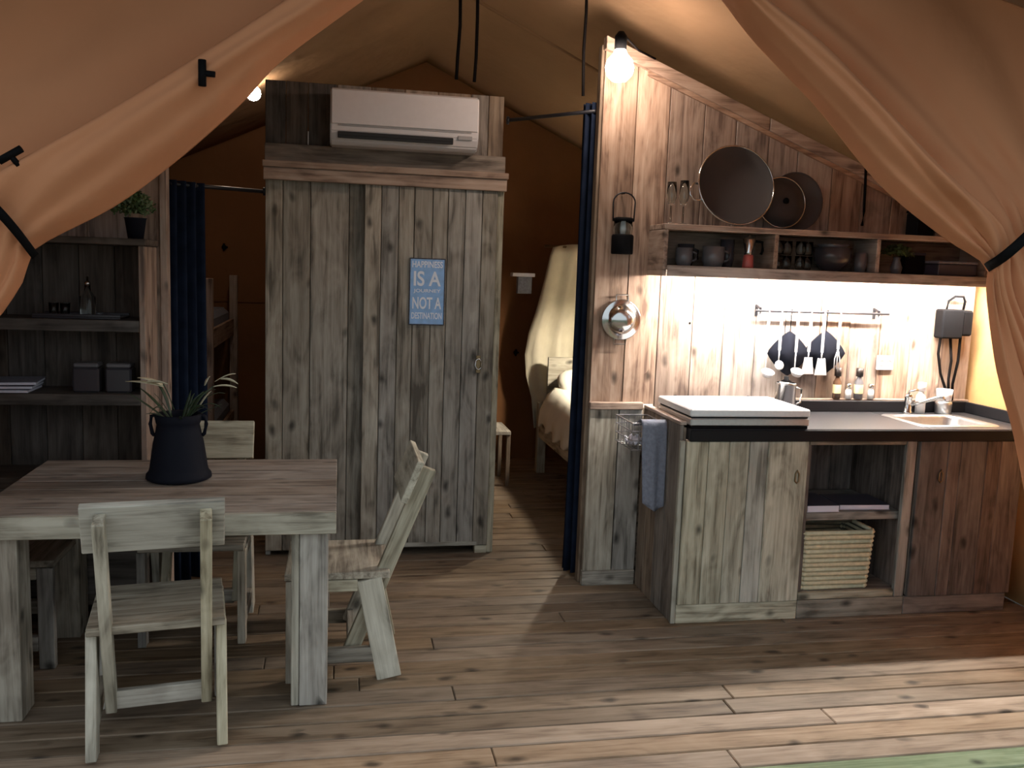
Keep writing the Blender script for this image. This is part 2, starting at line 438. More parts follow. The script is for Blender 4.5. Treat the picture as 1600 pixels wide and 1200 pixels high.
# ------------------------------------------------------------------ canvas door flaps
def fabric_from_curves(name, curves, mat, parent, n=60, sub=6, folds=0, amp=0.0, fade=(0, 1), hang=True):
    if hang:        # carry the cloth on up to the roof it hangs from
        O = parent.location
        for c in curves:
            d = (c[0] - c[1]); d.y = 0; d = (d.normalized() + Vector((0, 0, .9))).normalized(); q = c[0].copy(); k = 0
            while (q + O).z < frontz((q + O).x) - .03 and k < 120 and ((q + O).x - RX) * (O.x - RX) > .0004: q = q + d * .015; k += 1
            if k: c.insert(0, q)
    cs = [catmull(c, n) for c in curves]
    for c in cs:
        for q in c: q.z = min(q.z, frontz(q.x + parent.location.x) - .03 - parent.location.z)
    rows = []
    for i in range(n):
        line = [c[i] for c in cs]
        pts = catmull(line, (len(line) - 1) * sub + 1) if False else None
        row = []
        for s in range(len(line) - 1):
            p0 = line[max(0, s - 1)]; p1 = line[s]; p2 = line[s + 1]; p3 = line[min(len(line) - 1, s + 2)]
            for k in range(sub):
                t = k / sub
                row.append(.5 * ((2 * p1) + (p2 - p0) * t + (2 * p0 - 5 * p1 + 4 * p2 - p3) * t * t + (3 * p1 - p0 - 3 * p2 + p3) * t ** 3))
        row.append(line[-1])
        m = len(row)
        for j, q in enumerate(row):
            q = Vector(q); u = j / (m - 1)
            q.y += amp * math.sin(u * math.pi * 2 * folds + 2.2 * i / n) * (fade[0] + (fade[1] - fade[0]) * min(1, i / n / .6))
            row[j] = q
        rows.append(row)
    return grid(name, rows, mat, parent, .006)

# left flap: gathered edge band in front, flat panel behind, tied back at the left
fl = thing('canvas_door_flap', 'tan canvas door flap swept to the left above the dining table', 'tent flap', (-1.0, YF - .05, 0))
def C(parent, pts): return [P(x, y, Y) - parent.location for x, y, Y in pts]
# (x, y, Y) along each fold line: roof -> tie -> hem
lb = [
 [(640, -62, 3.0), (565, 0, 3.0), (440, 93, 3.0), (385, 152, 2.99), (325, 208, 2.98), (260, 262, 2.97), (175, 323, 2.96), (52, 388, 2.95), (38, 430, 2.95), (0, 490, 2.95), (-70, 580, 2.96), (-110, 800, 2.97), (-120, 1120, 2.97)],
 [(612, -62, 2.900), (535, 0, 2.900), (420, 78, 2.890), (350, 135, 2.880), (290, 185, 2.870), (220, 235, 2.860), (140, 292, 2.860), (36, 366, 2.878), (18, 420, 2.900), (-22, 490, 2.910), (-85, 590, 2.920), (-130, 800, 2.930), (-140, 1120, 2.930)],
 [(570, -62, 2.850), (495, 0, 2.850), (380, 72, 2.830), (300, 125, 2.820), (225, 172, 2.810), (150, 222, 2.810), (80, 272, 2.810), (16, 342, 2.856), (-8, 410, 2.890), (-55, 490, 2.900), (-110, 600, 2.910), (-160, 800, 2.920), (-170, 1120, 2.920)],
 [(525, -62, 2.860), (450, 0, 2.860), (330, 78, 2.850), (230, 140, 2.840), (150, 188, 2.830), (70, 232, 2.820), (0, 272, 2.810), (-18, 300, 2.810), (-40, 400, 2.900), (-90, 490, 2.910), (-140, 620, 2.920), (-200, 800, 2.930), (-210, 1120, 2.930)],
 [(530, -62, 3.000), (456, 0, 3.000), (336, 80, 2.990), (236, 143, 2.980), (156, 191, 2.970), (78, 236, 2.960), (8, 276, 2.940), (-25, 300, 2.930), (-50, 400, 2.930), (-95, 490, 2.940), (-145, 620, 2.950), (-205, 800, 2.950), (-215, 1120, 2.950)],
]
fabric_from_curves('gathered_edge', [C(fl, c) for c in lb], 'canvas', fl, 70, 8, 3.5, .012, (.2, 1))
lp = [
 [(580, -62, 3.090), (490, 0, 3.090), (370, 80, 3.090), (270, 140, 3.080), (185, 190, 3.070), (100, 240, 3.060), (25, 285, 3.040), (-30, 305, 2.988)],
 [(430, -90, 3.100), (330, 0, 3.070), (230, 70, 3.060), (150, 120, 3.060), (80, 165, 3.050), (20, 205, 3.040), (-20, 245, 3.030), (-45, 290, 3.030)],
 [(240, -110, 3.100), (190, -40, 3.090), (120, 40, 3.100), (60, 100, 3.090), (10, 140, 3.070), (-20, 180, 3.060), (-50, 220, 3.050), (-60, 280, 3.040)],
 [(20, -60, 3.100), (0, -20, 3.080), (-20, 30, 3.070), (-40, 80, 3.070), (-55, 120, 3.070), (-70, 160, 3.060), (-75, 210, 3.050), (-75, 270, 3.040)],
 [(-260, 0, 3.100), (-240, 30, 3.100), (-210, 70, 3.100), (-190, 110, 3.100), (-165, 145, 3.090), (-140, 180, 3.070), (-110, 220, 3.060), (-88, 262, 3.050)],
]
fabric_from_curves('panel', [C(fl, c) for c in lp], 'canvas', fl, 50, 6)
# strap and toggles
st = fabric_from_curves('tie_strap', [C(fl, [(60, 396, 2.92), (30, 356, 2.835), (0, 322, 2.785), (-40, 285, 2.77), (-80, 245, 2.86)]), C(fl, [(50, 404, 2.92), (20, 366, 2.835), (-10, 333, 2.785), (-52, 296, 2.77), (-92, 255, 2.86)])], 'black', fl, 24, 2, hang=False)
def toggle(parent, c, s=1.0, mat='black', tilt=0):
    c = Vector(c)
    a = Vector((math.sin(tilt), 0, math.cos(tilt))); b = Vector((a.z, 0, -a.x))
    bm = bmesh.new(); tube_bm(bm, [c - a * .032 * s, c + a * .032 * s], .010 * s, 8); tube_bm(bm, [c - b * .002, c + b * .03 * s + Vector((0, .01, 0))], .008 * s, 6)
    return link('toggle', tomesh('toggle', bm), mat, parent, smooth=True)
toggle(fl, P(316, 114, 2.805) - fl.location, 1.15)
toggle(fl, P(16, 242, 2.79) - fl.location, 1.1, tilt=1.0)

# right flap
fr = thing('canvas_door_flap', 'tan canvas door flap swept to the right in front of the kitchen', 'tent flap', (2.4, YF - .05, 0))
rb = [
 [(1085, -62, 3.0), (1130, 0, 3.0), (1180, 65, 2.99), (1280, 170, 2.98), (1345, 252, 2.97), (1400, 310, 2.96), (1483, 375, 2.95), (1543, 415, 2.95), (1545, 460, 2.95), (1561, 578, 2.96), (1590, 690, 2.97), (1615, 850, 2.97), (1625, 1070, 2.97)],
 [(1105, -62, 2.920), (1150, 0, 2.920), (1205, 65, 2.910), (1300, 165, 2.900), (1372, 245, 2.890), (1428, 300, 2.880), (1500, 362, 2.902), (1550, 408, 2.920), (1552, 460, 2.930), (1575, 578, 2.920), (1605, 690, 2.920), (1640, 850, 2.930), (1650, 1070, 2.930)],
 [(1125, -62, 2.860), (1170, 0, 2.860), (1230, 60, 2.850), (1322, 150, 2.840), (1400, 232, 2.835), (1455, 296, 2.860), (1514, 356, 2.900), (1553, 402, 2.910), (1560, 460, 2.920), (1592, 578, 2.940), (1628, 690, 2.950), (1670, 850, 2.950), (1680, 1070, 2.950)],
 [(1140, -62, 2.840), (1185, 0, 2.840), (1255, 62, 2.830), (1350, 150, 2.820), (1428, 236, 2.810), (1480, 290, 2.810), (1532, 346, 2.862), (1557, 396, 2.895), (1566, 460, 2.910), (1608, 578, 2.910), (1650, 690, 2.920), (1700, 850, 2.930), (1710, 1070, 2.930)],
 [(1152, -62, 2.850), (1200, 0, 2.850), (1285, 68, 2.840), (1385, 172, 2.830), (1458, 250, 2.820), (1508, 298, 2.820), (1556, 345, 2.868), (1570, 385, 2.900), (1576, 460, 2.930), (1622, 578, 2.950), (1675, 690, 2.960), (1730, 850, 2.960), (1740, 1070, 2.960)],
 [(1150, -62, 3.0), (1197, 0, 3.0), (1281, 70, 2.99), (1381, 175, 2.98), (1454, 253, 2.97), (1503, 301, 2.96), (1552, 349, 2.94), (1574, 384, 2.93), (1582, 460, 2.95), (1640, 578, 2.93), (1700, 690, 2.94), (1760, 850, 2.94), (1770, 1070, 2.94)],
]
fabric_from_curves('gathered_edge', [C(fr, c) for c in rb], 'canvas', fr, 70, 8, 4, .012, (.1, 1))
rp = [
 [(1130, -62, 3.100), (1170, 0, 3.100), (1255, 70, 3.090), (1355, 175, 3.080), (1430, 255, 3.070), (1480, 300, 3.008), (1540, 350, 2.978), (1568, 380, 2.950), (1566, 460, 2.965), (1612, 578, 2.970), (1665, 690, 2.970), (1720, 850, 2.970), (1730, 1070, 2.970)],
 [(1200, -75, 3.060), (1240, 0, 3.060), (1318, 70, 3.050), (1415, 165, 3.040), (1480, 235, 3.030), (1530, 285, 3.010), (1568, 335, 2.948), (1582, 374, 2.938), (1606, 460, 2.920), (1680, 578, 2.920), (1740, 690, 2.930), (1800, 850, 2.930), (1810, 1070, 2.930)],
 [(1250, -80, 3.100), (1290, 0, 3.100), (1370, 70, 3.090), (1458, 160, 3.070), (1512, 225, 3.050), (1550, 275, 3.030), (1580, 325, 2.958), (1592, 366, 2.948), (1624, 460, 2.950), (1700, 578, 2.960), (1760, 690, 2.960), (1820, 850, 2.960), (1830, 1070, 2.960)],
 [(1340, -80, 3.050), (1380, 0, 3.040), (1440, 60, 3.040), (1510, 140, 3.030), (1552, 210, 3.020), (1580, 262, 3.000), (1600, 315, 2.938), (1606, 355, 2.938), (1645, 460, 2.930), (1720, 578, 2.930), (1780, 690, 2.940), (1840, 850, 2.940), (1850, 1070, 2.940)],
 [(1460, -60, 3.100), (1490, 0, 3.100), (1530, 50, 3.100), (1572, 120, 3.090), (1598, 190, 3.070), (1614, 250, 3.040), (1624, 305, 2.968), (1622, 345, 2.958), (1665, 460, 2.950), (1740, 578, 2.960), (1800, 690, 2.960), (1860, 850, 2.960), (1870, 1070, 2.960)],
 [(1640, -10, 3.070), (1650, 30, 3.070), (1660, 80, 3.070), (1664, 130, 3.060), (1664, 180, 3.050), (1660, 240, 3.030), (1652, 295, 3.010), (1640, 335, 2.968), (1690, 460, 2.960), (1765, 578, 2.960), (1825, 690, 2.960), (1885, 850, 2.960), (1895, 1070, 2.960)],
 [(1840, 110, 3.100), (1830, 135, 3.100), (1812, 160, 3.100), (1790, 185, 3.090), (1765, 215, 3.070), (1730, 250, 3.050), (1695, 285, 3.030), (1660, 322, 2.988), (1720, 460, 2.980), (1795, 578, 2.980), (1855, 690, 2.980), (1915, 850, 2.980), (1925, 1070, 2.980)],
]
fabric_from_curves('panel', [C(fr, c) for c in rp], 'canvas', fr, 70, 8, 4.5, .014, (1, .6))
fabric_from_curves('tie_strap', [C(fr, [(1538, 412, 2.945), (1560, 398, 2.86), (1582, 380, 2.84), (1610, 354, 2.85), (1650, 318, 2.9), (1675, 300, 2.96)]), C(fr, [(1546, 424, 2.945), (1570, 409, 2.86), (1592, 391, 2.84), (1620, 365, 2.85), (1660, 329, 2.9), (1685, 311, 2.96)])], 'black', fr, 24, 2, hang=False)

# fixed canvas front walls beyond the flaps
for nm, xs in (('wall_front_left', (XL, -1.32)), ('wall_front_right', (2.9, XR))):
    rows = []
    for j in range(9):
        row = []
        for k in range(17):
            x = xs[0] + (xs[1] - xs[0]) * k / 16; row.append((x, YF + .09 + .012 * math.sin(x * 16), frontz(x) * j / 8))
        rows.append(row)
    struct(grid(nm, rows, 'canvas', None, .004), 'fixed canvas front wall of the tent')

# ------------------------------------------------------------------ dining table
t = thing('dining_table', 'weathered plank dining table with thick square legs', 'table', (-.62, 3.685, 0))
tx0, tx1, ty0, ty1 = -.622, .620, -.462, .458
nb = 7
for k in range(nb):
    a = ty0 + (ty1 - ty0) * k / nb; b = ty0 + (ty1 - ty0) * (k + 1) / nb
    box('plank', tx0, tx1, a + .0015 + (.024 if k == 0 else 0), b - .0015, .722, .75 - random.uniform(0, .002), 'wood:top', t)
box('front_apron', tx0, tx1, ty0, ty0 + .024, .670, .749, 'wood:pale', t)
box('rear_apron', tx0 + .02, tx1 - .02, ty1 - .05, ty1 - .026, .66, .722, 'wood:grey', t)
for s in (tx0 + .026, tx1): box('side_apron', s - .026, s, ty0 + .026, ty1 - .03, .665, .722, 'wood:grey', t)
for sx in (tx0 + .028, tx1 - .028 - .132):
    for sy in (ty0 + .028, ty1 - .03 - .132):
        lg = box('leg', sx + .03, sx + .132, sy, sy + .132, 0, .722 if False else .668, 'wood:grey', t)
        bd = box('leg_board', sx, sx + .028, sy + .004, sy + .132, 0, .668, 'wood:pale', None); bd.parent = lg; bd.matrix_parent_inverse = Matrix.Translation(-lg.location)

# ------------------------------------------------------------------ chairs
def make_chair(label, loc, rz):
    c = thing('dining_chair', label, 'chair', loc, rz, 'wooden chairs around the dining table')
    # local: +y is where the sitter looks, origin on the floor between the rear feet
    box('seat', -.215, .215, .005, .41, .418, .446, 'wood:grey', c)
    bk0, bk1 = Vector((0, -.015, .50)), Vector((0, -.155, .895))
    for s in (-1, 1):
        beam('stile', (s * .155, .155, .10), (s * .155, -.145, .850), .036, .062, 'wood:pale', c)
        beam('rear_leg', (s * .203, -.0, 0.004), (s * .203, .085, .416), .034, .098, 'wood:pale', c)
        beam('front_leg', (s * .203, .375, 0), (s * .203, .375, .416), .034, .06, 'wood:grey', c)
        box('side_rail', s * .203 - .017, s * .203 + .017, .13, .344, .37, .416, 'wood:pale', c)
        box('foot_rail', s * .203 - .016, s * .203 + .016, .05, .344, .075, .135, 'wood:grey', c)
    box('stretcher', -.146, .146, .14, .168, .095, .16, 'wood:grey', c)
    # backrest board lies on the sitter's side of the stiles
    d = Vector((0, -.30, .75)).normalized(); nrm = Vector((0, .75, .30)).normalized()
    mid = Vector((0, -.145, .850)) + nrm * .046 - d * .068
    beam('backrest', mid - Vector((.213, 0, 0)), mid + Vector((.213, 0, 0)), .178, .028, 'wood:pale', c, d)
    return c
make_chair('pale wooden chair nearest the camera, its back turned to us', (-.578, 2.995, 0), R_(8.5))
make_chair('wooden chair at the right end of the table, leaning back, seen from its side', (.215, 3.655, 0), R_(90))
make_chair('wooden chair on the far side of the table behind the black vase', (-.60, 4.245, 0), R_(180))
make_chair('wooden chair pushed under the left end of the table', (-1.50, 3.895, 0), R_(-90))

# ------------------------------------------------------------------ vase with plant
v = thing('metal_vase', 'dark metal milk-can vase with grassy plant on the dining table', 'vase', (-.634, 3.775, .752))
lathe('body', [(0, .0), (.118, 0), (.128, .006), (.126, .022), (.116, .034), (.112, .05), (.098, .15), (.086, .205), (.082, .225), (.086, .232), (.092, .262), (.088, .268), (.082, .262), (.076, .23), (.0, .225)], 'pot', v, seg=36)
for s in (-1, 1):
    tube('handle', [(s * .084, 0, .262), (s * .104, 0, .256), (s * .108, 0, .225), (s * .10, 0, .185), (s * .092, 0, .178)], .008, 'pot', v, 8)
def blade(name, base, tip, sag, wid, mat, parent, n=7):
    base, tip = Vector(base), Vector(tip); rows = []
    d = tip - base; side = d.cross(Vector((0, 0, 1)));
    if side.length < 1e-4: side = Vector((1, 0, 0))
    side = (side.normalized() + Vector((.5, .4, .3))).normalized()
    for i in range(n):
        q = i / (n - 1); p = base + d * q + Vector((0, 0, sag * 4 * q * (1 - q))); wd = wid * math.sin(math.pi * (.15 + .8 * q)) * .5
        rows.append([p - side * wd, p + Vector((0, 0, -wd * .25)), p + side * wd])
    return grid(name, rows, mat, parent, .0012)
for k in range(18):
    a = random.uniform(0, 2 * math.pi); rr = random.uniform(.06, .2); h = random.uniform(.27, .38)
    blade('leaf', (.03 * math.cos(a), .03 * math.sin(a), .23), (rr * math.cos(a), rr * math.sin(a), h), random.uniform(.0, .05), .014, 'leafdark', v)
rel = lambda x, y, Y=3.76: P(x, y, Y) - v.location
for stem, fl_ in (((rel(272, 640), rel(255, 600)), [(rel(257, 604), rel(196, 596)), (rel(255, 602), rel(215, 590)), (rel(225, 598), rel(262, 600, 3.70))]),
                  ((rel(292, 640), rel(318, 612)), [(rel(312, 634), rel(330, 611)), (rel(320, 602), rel(328, 588))]),
                  ((rel(298, 640), rel(333, 604)), [(rel(333, 604), rel(370, 606)), (rel(336, 596), rel(368, 584)), (rel(345, 592, 3.74), rel(372, 600, 3.72))])):
    tube('stem', [stem[0], (stem[0] + stem[1]) / 2 + Vector((0, 0, .01)), stem[1]], .0025, 'leafdark', v, 5)
    for a, b in fl_: blade('petal', a, b, .008, .024, 'flower', v)

# ------------------------------------------------------------------ wardrobe
WX0, WX1, WY = -.392, .898, 5.03
wd = thing('wardrobe', 'tall weathered plank wardrobe with sliding door between the two curtains', 'wardrobe', (.253, WY, 0))
ox = .253
def wbox(name, x0, x1, y0, y1, z0, z1, mat, par=None, bev=.003):
    o = box(name, x0 - ox, x1 - ox, y0 - WY, y1 - WY, z0, z1, mat, wd, bev)
    if par: o.parent = par; o.matrix_parent_inverse = Matrix.Translation(-par.location)
    return o
wbox('side_panel', WX0, WX0 + .028, WY + .026, 5.60, 0, 2.10, 'wood:grey')
wbox('side_panel', WX1 - .028, WX1, WY + .026, 5.60, 0, 2.10, 'wood:brown')
wbox('back_panel', WX0 + .03, WX1 - .03, 5.575, 5.60, .02, 2.09, 'wood:brown')
wbox('roof_board', WX0, WX1, WY, 5.60, 2.10, 2.125, 'wood:grey')
wbox('base_board', WX0 + .03, WX1 - .03, WY + .03, 5.57, .05, .075, 'wood:brown')
xs = [WX0, -.30, -.155, .05, .165]
for a, b in zip(xs, xs[1:]): wbox('plank', a + .0015, b - .0015, WY, WY + .024, .03, 2.10, 'wood:grey')
door = wbox('sliding_door', .14, .862, WY - .018, WY - .004, .055, 2.09, 'wood:brown')
xs = [.132, .222, .315, .40, .50, .585, .68, .775, .862]
for a, b in zip(xs, xs[1:]): wbox('plank', a + .0015, b - .0015, WY - .045 - random.uniform(0, .004), WY - .019, .05, 2.09, 'wood:grey', door)
wbox('door_edge', .862, WX1, WY - .03, WY + .024, .0, 2.09, 'wood:pale')
wbox('bottom_rail', .16, .80, WY - .05, WY - .046, .05, .075, 'wood:pale', door)
wbox('foot', .79, .862, WY - .04, WY + .02, 0, .046, 'wood:pale')
hp = Vector((.777, WY - .05, 1.107))
hnd = wbox('handle', hp.x - .013, hp.x + .013, WY - .054, WY - .047, hp.z - .05, hp.z + .05, 'brass', door)
hk = tube('pull_ring', [Vector((0, -.008, .03)) + Vector((0, -.004, 0)) + Vector((.018 * math.sin(a), 0, -.028 + .03 * math.cos(a))) for a in [2 * math.pi * i / 14 for i in range(14)]], .004, 'steel', hnd, 6, True)
# fascia ledge and upper panel that carries the air conditioner
wbox('fascia', WX0 - .004, WX1 + .006, WY - .07, WY - .045, 2.07, 2.135, 'wood:wall')
wbox('ledge', WX0 - .008, WX1 + .012, WY - .085, WY + .03, 2.135, 2.168, 'wood:wall')
wbox('lower_board', WX0, WX1, WY - .03, WY - .005, 2.168, 2.262, 'wood:brown')
xs = [WX0, -.285, -.17, -.02, .16, .34, .52, .70, .80, WX1 - .012]
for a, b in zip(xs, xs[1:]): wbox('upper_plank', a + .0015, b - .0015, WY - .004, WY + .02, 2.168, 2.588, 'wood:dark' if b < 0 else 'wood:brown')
wbox('upper_side', WX0, WX0 + .024, WY + .021, WY + .3, 2.125, 2.58, 'wood:brown')
wbox('upper_side', WX1 - .036, WX1 - .012, WY + .021, WY + .3, 2.125, 2.58, 'wood:brown')
wbox('white_hook', -.172, -.166, WY - .022, WY - .004, 2.265, 2.335, 'white', None, .002)

# air conditioner
ac = thing('air_conditioner', 'white wall air conditioner on the panel above the wardrobe', 'air conditioner', (.331, WY - .006, 2.256))
bm = bmesh.new()
prof = [(0, .018), (0, .281), (-.19, .281), (-.215, .265), (-.222, .10), (-.216, .06), (-.19, .018), (-.16, 0), (-.03, 0)]
L_, R2 = [], []
for (y, z) in prof: L_.append(bm.verts.new((-.384, y, z))); R2.append(bm.verts.new((.384, y, z)))
bm.faces.new(L_); bm.faces.new(R2[::-1])
for i in range(len(prof)): bm.faces.new((L_[i], L_[(i + 1) % len(prof)], R2[(i + 1) % len(prof)], R2[i]))
bmesh.ops.recalc_face_normals(bm, faces=bm.faces); bmesh.ops.bevel(bm, geom=bm.edges[:], offset=.008, segments=2, affect='EDGES')
link('body', tomesh('ac_body', bm), 'white', ac)
box('front_panel', -.378, .378, -.229, -.219, .098, .268, 'white', ac, .004)
box('groove', -.345, .345, -.2245, -.2185, .089, .0965, 'greyplastic', ac, .001)
beam('air_slot', (-.345, -.2165, .045), (.25, -.2165, .045), .034, .012, 'slot', ac, (0, -.2, 1))
beam('louver', (-.34, -.2225, .043), (.245, -.2225, .043), .004, .004, 'slot', ac, (0, -.2, 1))
box('display', .275, .35, -.222, -.214, .055, .075, 'greyplastic', ac, .001)

# blue sign
sg = thing('wall_sign', 'blue enamel word sign hung on the wardrobe door', 'sign', (.478, WY - .052, 1.506))
box('plate', -.097, .097, -.006, 0, -.182, .182, 'sign', sg, .002)
for a in ((-.099, -.093, -.184, .184), (.093, .099, -.184, .184)): box('rim', a[0], a[1], -.0075, .001, a[2], a[3], 'signedge', sg, .001)
for z in (.178, -.184): box('rim', -.093, .093, -.0075, .001, z, z + .006, 'signedge', sg, .001)
for s, wdt, h, z in (('HAPPINESS', .168, .036, .150), ('IS A', .150, .082, .072), ('JOURNEY', .150, .024, .003), ('NOT A', .160, .066, -.062), ('DESTINATION', .168, .036, -.132)):
    text_mesh('lettering', s, wdt, h, 'signtext', sg, (0, z), -.0078)

# ------------------------------------------------------------------ passage curtains and rods
def hanging(name, label, path, z0, z1, folds, amp, group=None, flare=1.0, mat='navy', rings=0):
    c = thing(name, label, 'curtain', (path[0][0], path[0][1], 0), 0, group)
    a, b = Vector((*path[0], 0)), Vector((*path[1], 0)); d = b - a; n = Vector((-d.y, d.x, 0)).normalized(); rows = []
    for j in range(15):
        z = z0 + (z1 - z0) * j / 14; q = 1 - j / 14; row = []
        for k in range(folds * 8 + 1):
            u = k / (folds * 8); uu = .5 + (u - .5) * (1 + (flare - 1) * q)
            p = d * uu + n * amp * math.sin(2 * math.pi * folds * u + .4 * math.sin(3 * q)) * (.75 + .3 * q); row.append((p.x, p.y, z))
        rows.append(row)
    grid('cloth', rows, mat, c, .004)
    return c
rodR0, rodR1 = Vector((.905, 5.02, 2.462)), Vector((1.265, 4.515, 2.455))
hanging('passage_curtain', 'navy curtain gathered beside the lantern wall', ((1.225, 4.60), (1.30, 4.50)), .03, 2.50, 3, .03, 'navy passage curtains', 1.15)
cr = thing('curtain_rod', 'black curtain rod between wardrobe and kitchen wall', 'curtain rod', rodR0)
tube('pole', [(0, 0, 0), rodR1 - rodR0], .010, 'blackmetal', cr, 8); lathe('end_bracket', [(0, 0), (.022, 0), (.022, .012), (0, .012)], 'blackmetal', cr, (-.004, 0, 0), (0, R_(90), 0), 12)
rodL0, rodL1 = Vector((-.396, 5.06, 2.012)), Vector((-.79, 4.55, 1.99))
hanging('passage_curtain', 'navy curtain gathered beside the left shelf', ((-.805, 4.53), (-.66, 4.70)), .03, 2.01, 4, .03, 'navy passage curtains', 1.1)
cr = thing('curtain_rod', 'black curtain rod between left shelf wall and wardrobe', 'curtain rod', rodL0)
tube('pole', [(0, 0, 0), rodL1 - rodL0], .010, 'blackmetal', cr, 8); lathe('end_bracket', [(0, 0), (.022, 0), (.022, .012), (0, .012)], 'blackmetal', cr, (-.008, 0, 0), (0, R_(90), 0), 12)
q = (rodL1 - rodL0) * .78; lathe('finial', [(0, -.02), (.018, -.012), (.02, 0), (.018, .012), (0, .02)], 'steel', cr, q, None, 12)

# ropes hanging from the roof
def rope(label, pts, r=.006):
    o = tube('hanging_cord', [Vector(p) for p in pts], r, 'cord', None, 6); tag(o, label, 'cord')
rope('black cord hanging from the roof, left of a pair above the air conditioner', [P(720, -60, 4.9), P(719, 40, 4.9), P(715, 90, 4.9), P(713, 124, 4.9)], .009)
rope('black cord hanging from the roof, right of a pair above the air conditioner', [P(747, -60, 4.9), P(746, 30, 4.9), P(744, 90, 4.9), P(741, 128, 4.9)], .009)
rope('black cable running down from the roof to the right curtain', [P(918, -60, 4.5), P(916, 20, 4.5), P(912, 80, 4.5), P(911, 150, 4.52)], .008)
o = tube('cord_on_wall', [P(1353, 258, 4.40), P(1352, 290, 4.40), P(1350, 330, 4.40), P(1347, 352, 4.36)], .008, 'cord', None, 6); tag(o, 'short black cable on the boards at the right above the wall shelf', 'cable')

# ------------------------------------------------------------------ lamps
def bulb_lamp(label, c, anchor, mat, r=.045, shade=False):
    l = thing('bulb_lamp', label, 'lamp', c)
    lathe('bulb', [(0, -r), (r * .5, -r * .87), (r * .87, -r * .5), (r, 0), (r * .87, r * .5), (r * .5, r * .9), (r * .36, r * 1.25), (0, r * 1.25)], mat, l, (0, 0, 0))
    lathe('socket', [(0, r * 1.2), (r * .42, r * 1.2), (r * .42, r * 2.1), (r * .2, r * 2.4), (0, r * 2.4)], 'black', l)
    a = Vector(anchor) - Vector(c)
    tube('cable', [(0, 0, r * 2.35), Vector((0, 0, r * 2.35)).lerp(a, .5) + Vector((0, 0, -.02)), a], .005, 'cord', l)
    return l
lr = bulb_lamp('lit round bulb lamp at the top of the kitchen wall', P(968, 106, 4.20), P(1024, 92, 4.38), 'bulb', .068)
bulb_lamp('lit bulb lamp at the upper left of the wardrobe, half hidden by the flap', P(396, 146, 5.9), (-.50, 5.75, roofz(-.5) - .02), 'bulbdim', .045)
bl = bulb_lamp('lit shaded lamp in the right bedroom hidden behind the kitchen wall', (2.0, 6.25, 1.30), (2.0, 6.25, roofz(2.0) - .02), 'bulbbed', .045)
lathe('shade', [(.03, .10), (.10, .06), (.14, -.02), (.137, -.02), (.097, .055), (.03, .094)], 'blackmetal', bl)

# ------------------------------------------------------------------ kitchen base units
KF = 3.862   # front of doors
def unit(name, label, x0, x1):
    u = thing(name, label, 'cabinet', (x0, KF, 0))
    def b(nm, xa, xb, ya, yb, za, zb, mat, par=None, bev=.003):
        o = box(nm, xa - x0, xb - x0, ya - KF, yb - KF, za, zb, mat, u, bev)
        if par: o.parent = par; o.matrix_parent_inverse = Matrix.Translation(-par.location)
        return o
    return u, b
def pull(par, x, z, cab):
    p = lathe('handle', [(0, 0), (.012, 0), (.014, .006), (0, .008)], 'brass', None, (0, 0, 0), (R_(90), 0, 0), 12)
    p.parent = par; p.location = (x, -.02, z)
    tube('drop_pull', [(0, .004, .012), (.009, -.012, .012), (.010, -.048, .012), (0, -.058, .012), (-.010, -.048, .012), (-.009, -.012, .012)], .004, 'brass', p, 6, True)
# left cabinet
X0, X1, X2, X3 = 1.568, 2.212, 2.790, 3.372
u, b = unit('kitchen_cabinet', 'pale plank cabinet under the gas hob, left end of the kitchen', X0, X1)
side = b('side_panel', X0 + .018, X0 + .032, KF + .024, YK - .03, .02, .945, 'wood:brown')
e = KF + .022
while e < YK - .04:
    n = min(YK - .03, e + .135)
    b('plank', X0, X0 + .018, e + .001, n - .001, 0, .955, 'wood:brown', side); e = n
b('side_cap', X0 - .004, X0 + .032, KF + .022, YK - .036, .956, .974, 'wood:wall')
b('corner_board', X0 - .004, X0 + .020, KF - .004, KF + .021, 0, .885, 'wood:pale')
b('side_panel', X1 - .02, X1, KF + .024, YK - .03, .1, .89, 'wood:brown')
b('bottom_board', X0 + .033, X1 - .021, KF + .03, YK - .04, .10, .12, 'wood:brown')
door = b('door', X0 + .024, X1 - .008, KF + .004, KF + .018, .098, .884, 'wood:grey')
xs = [X0 + .022, X0 + .13, X0 + .235, X0 + .335, X0 + .43, X1 - .006]
for a, c in zip(xs, xs[1:]): b('plank', a + .001, c - .001, KF - .016 - random.uniform(0, .003), KF + .003, .097, .885, 'wood:pale', door)
b('plinth', X0 + .021, X1, KF - .004, KF + .018, 0, .094, 'wood:pale')
pull(door, 2.152 - (X0 + .024 + X1 - .008) / 2, .742 - .491, u)
# open unit, recess shade put into its darker inside boards
u, b = unit('kitchen_cabinet', 'open kitchen unit with one shelf holding magazines and basket', X1 + .002, X2)
b('side_panel', X1 + .002, X1 + .03, KF + .02, YK - .05, .1, .885, 'wood:umber_shaded')
b('side_panel', X2 - .03, X2, KF + .022, YK - .05, .1, .885, 'wood:umber_shaded')
b('stile', X2 - .055, X2 - .002, KF - .005, KF + .02, .094, .885, 'wood:grey')
b('top_rail', X1 + .004, X2 - .057, KF - .002, KF + .02, .865, .885, 'wood:grey')
b('bottom_rail', X1 + .004, X2 - .057, KF - .002, KF + .02, .094, .13, 'wood:pale')
b('bottom_board', X1 + .03, X2 - .03, KF + .021, YK - .08, .105, .13, 'wood:brown')
b('shelf', X1 + .031, X2 - .031, KF + .035, YK - .08, .482, .522, 'wood:grey')
xa = X1 + .03
for k in range(4):
    wv = (X2 - X1 - .06) / 4; b('back_plank', xa + k * wv + .001, xa + (k + 1) * wv - .001, YK - .075, YK - .055, .13, .88, 'wood:umber_shaded')
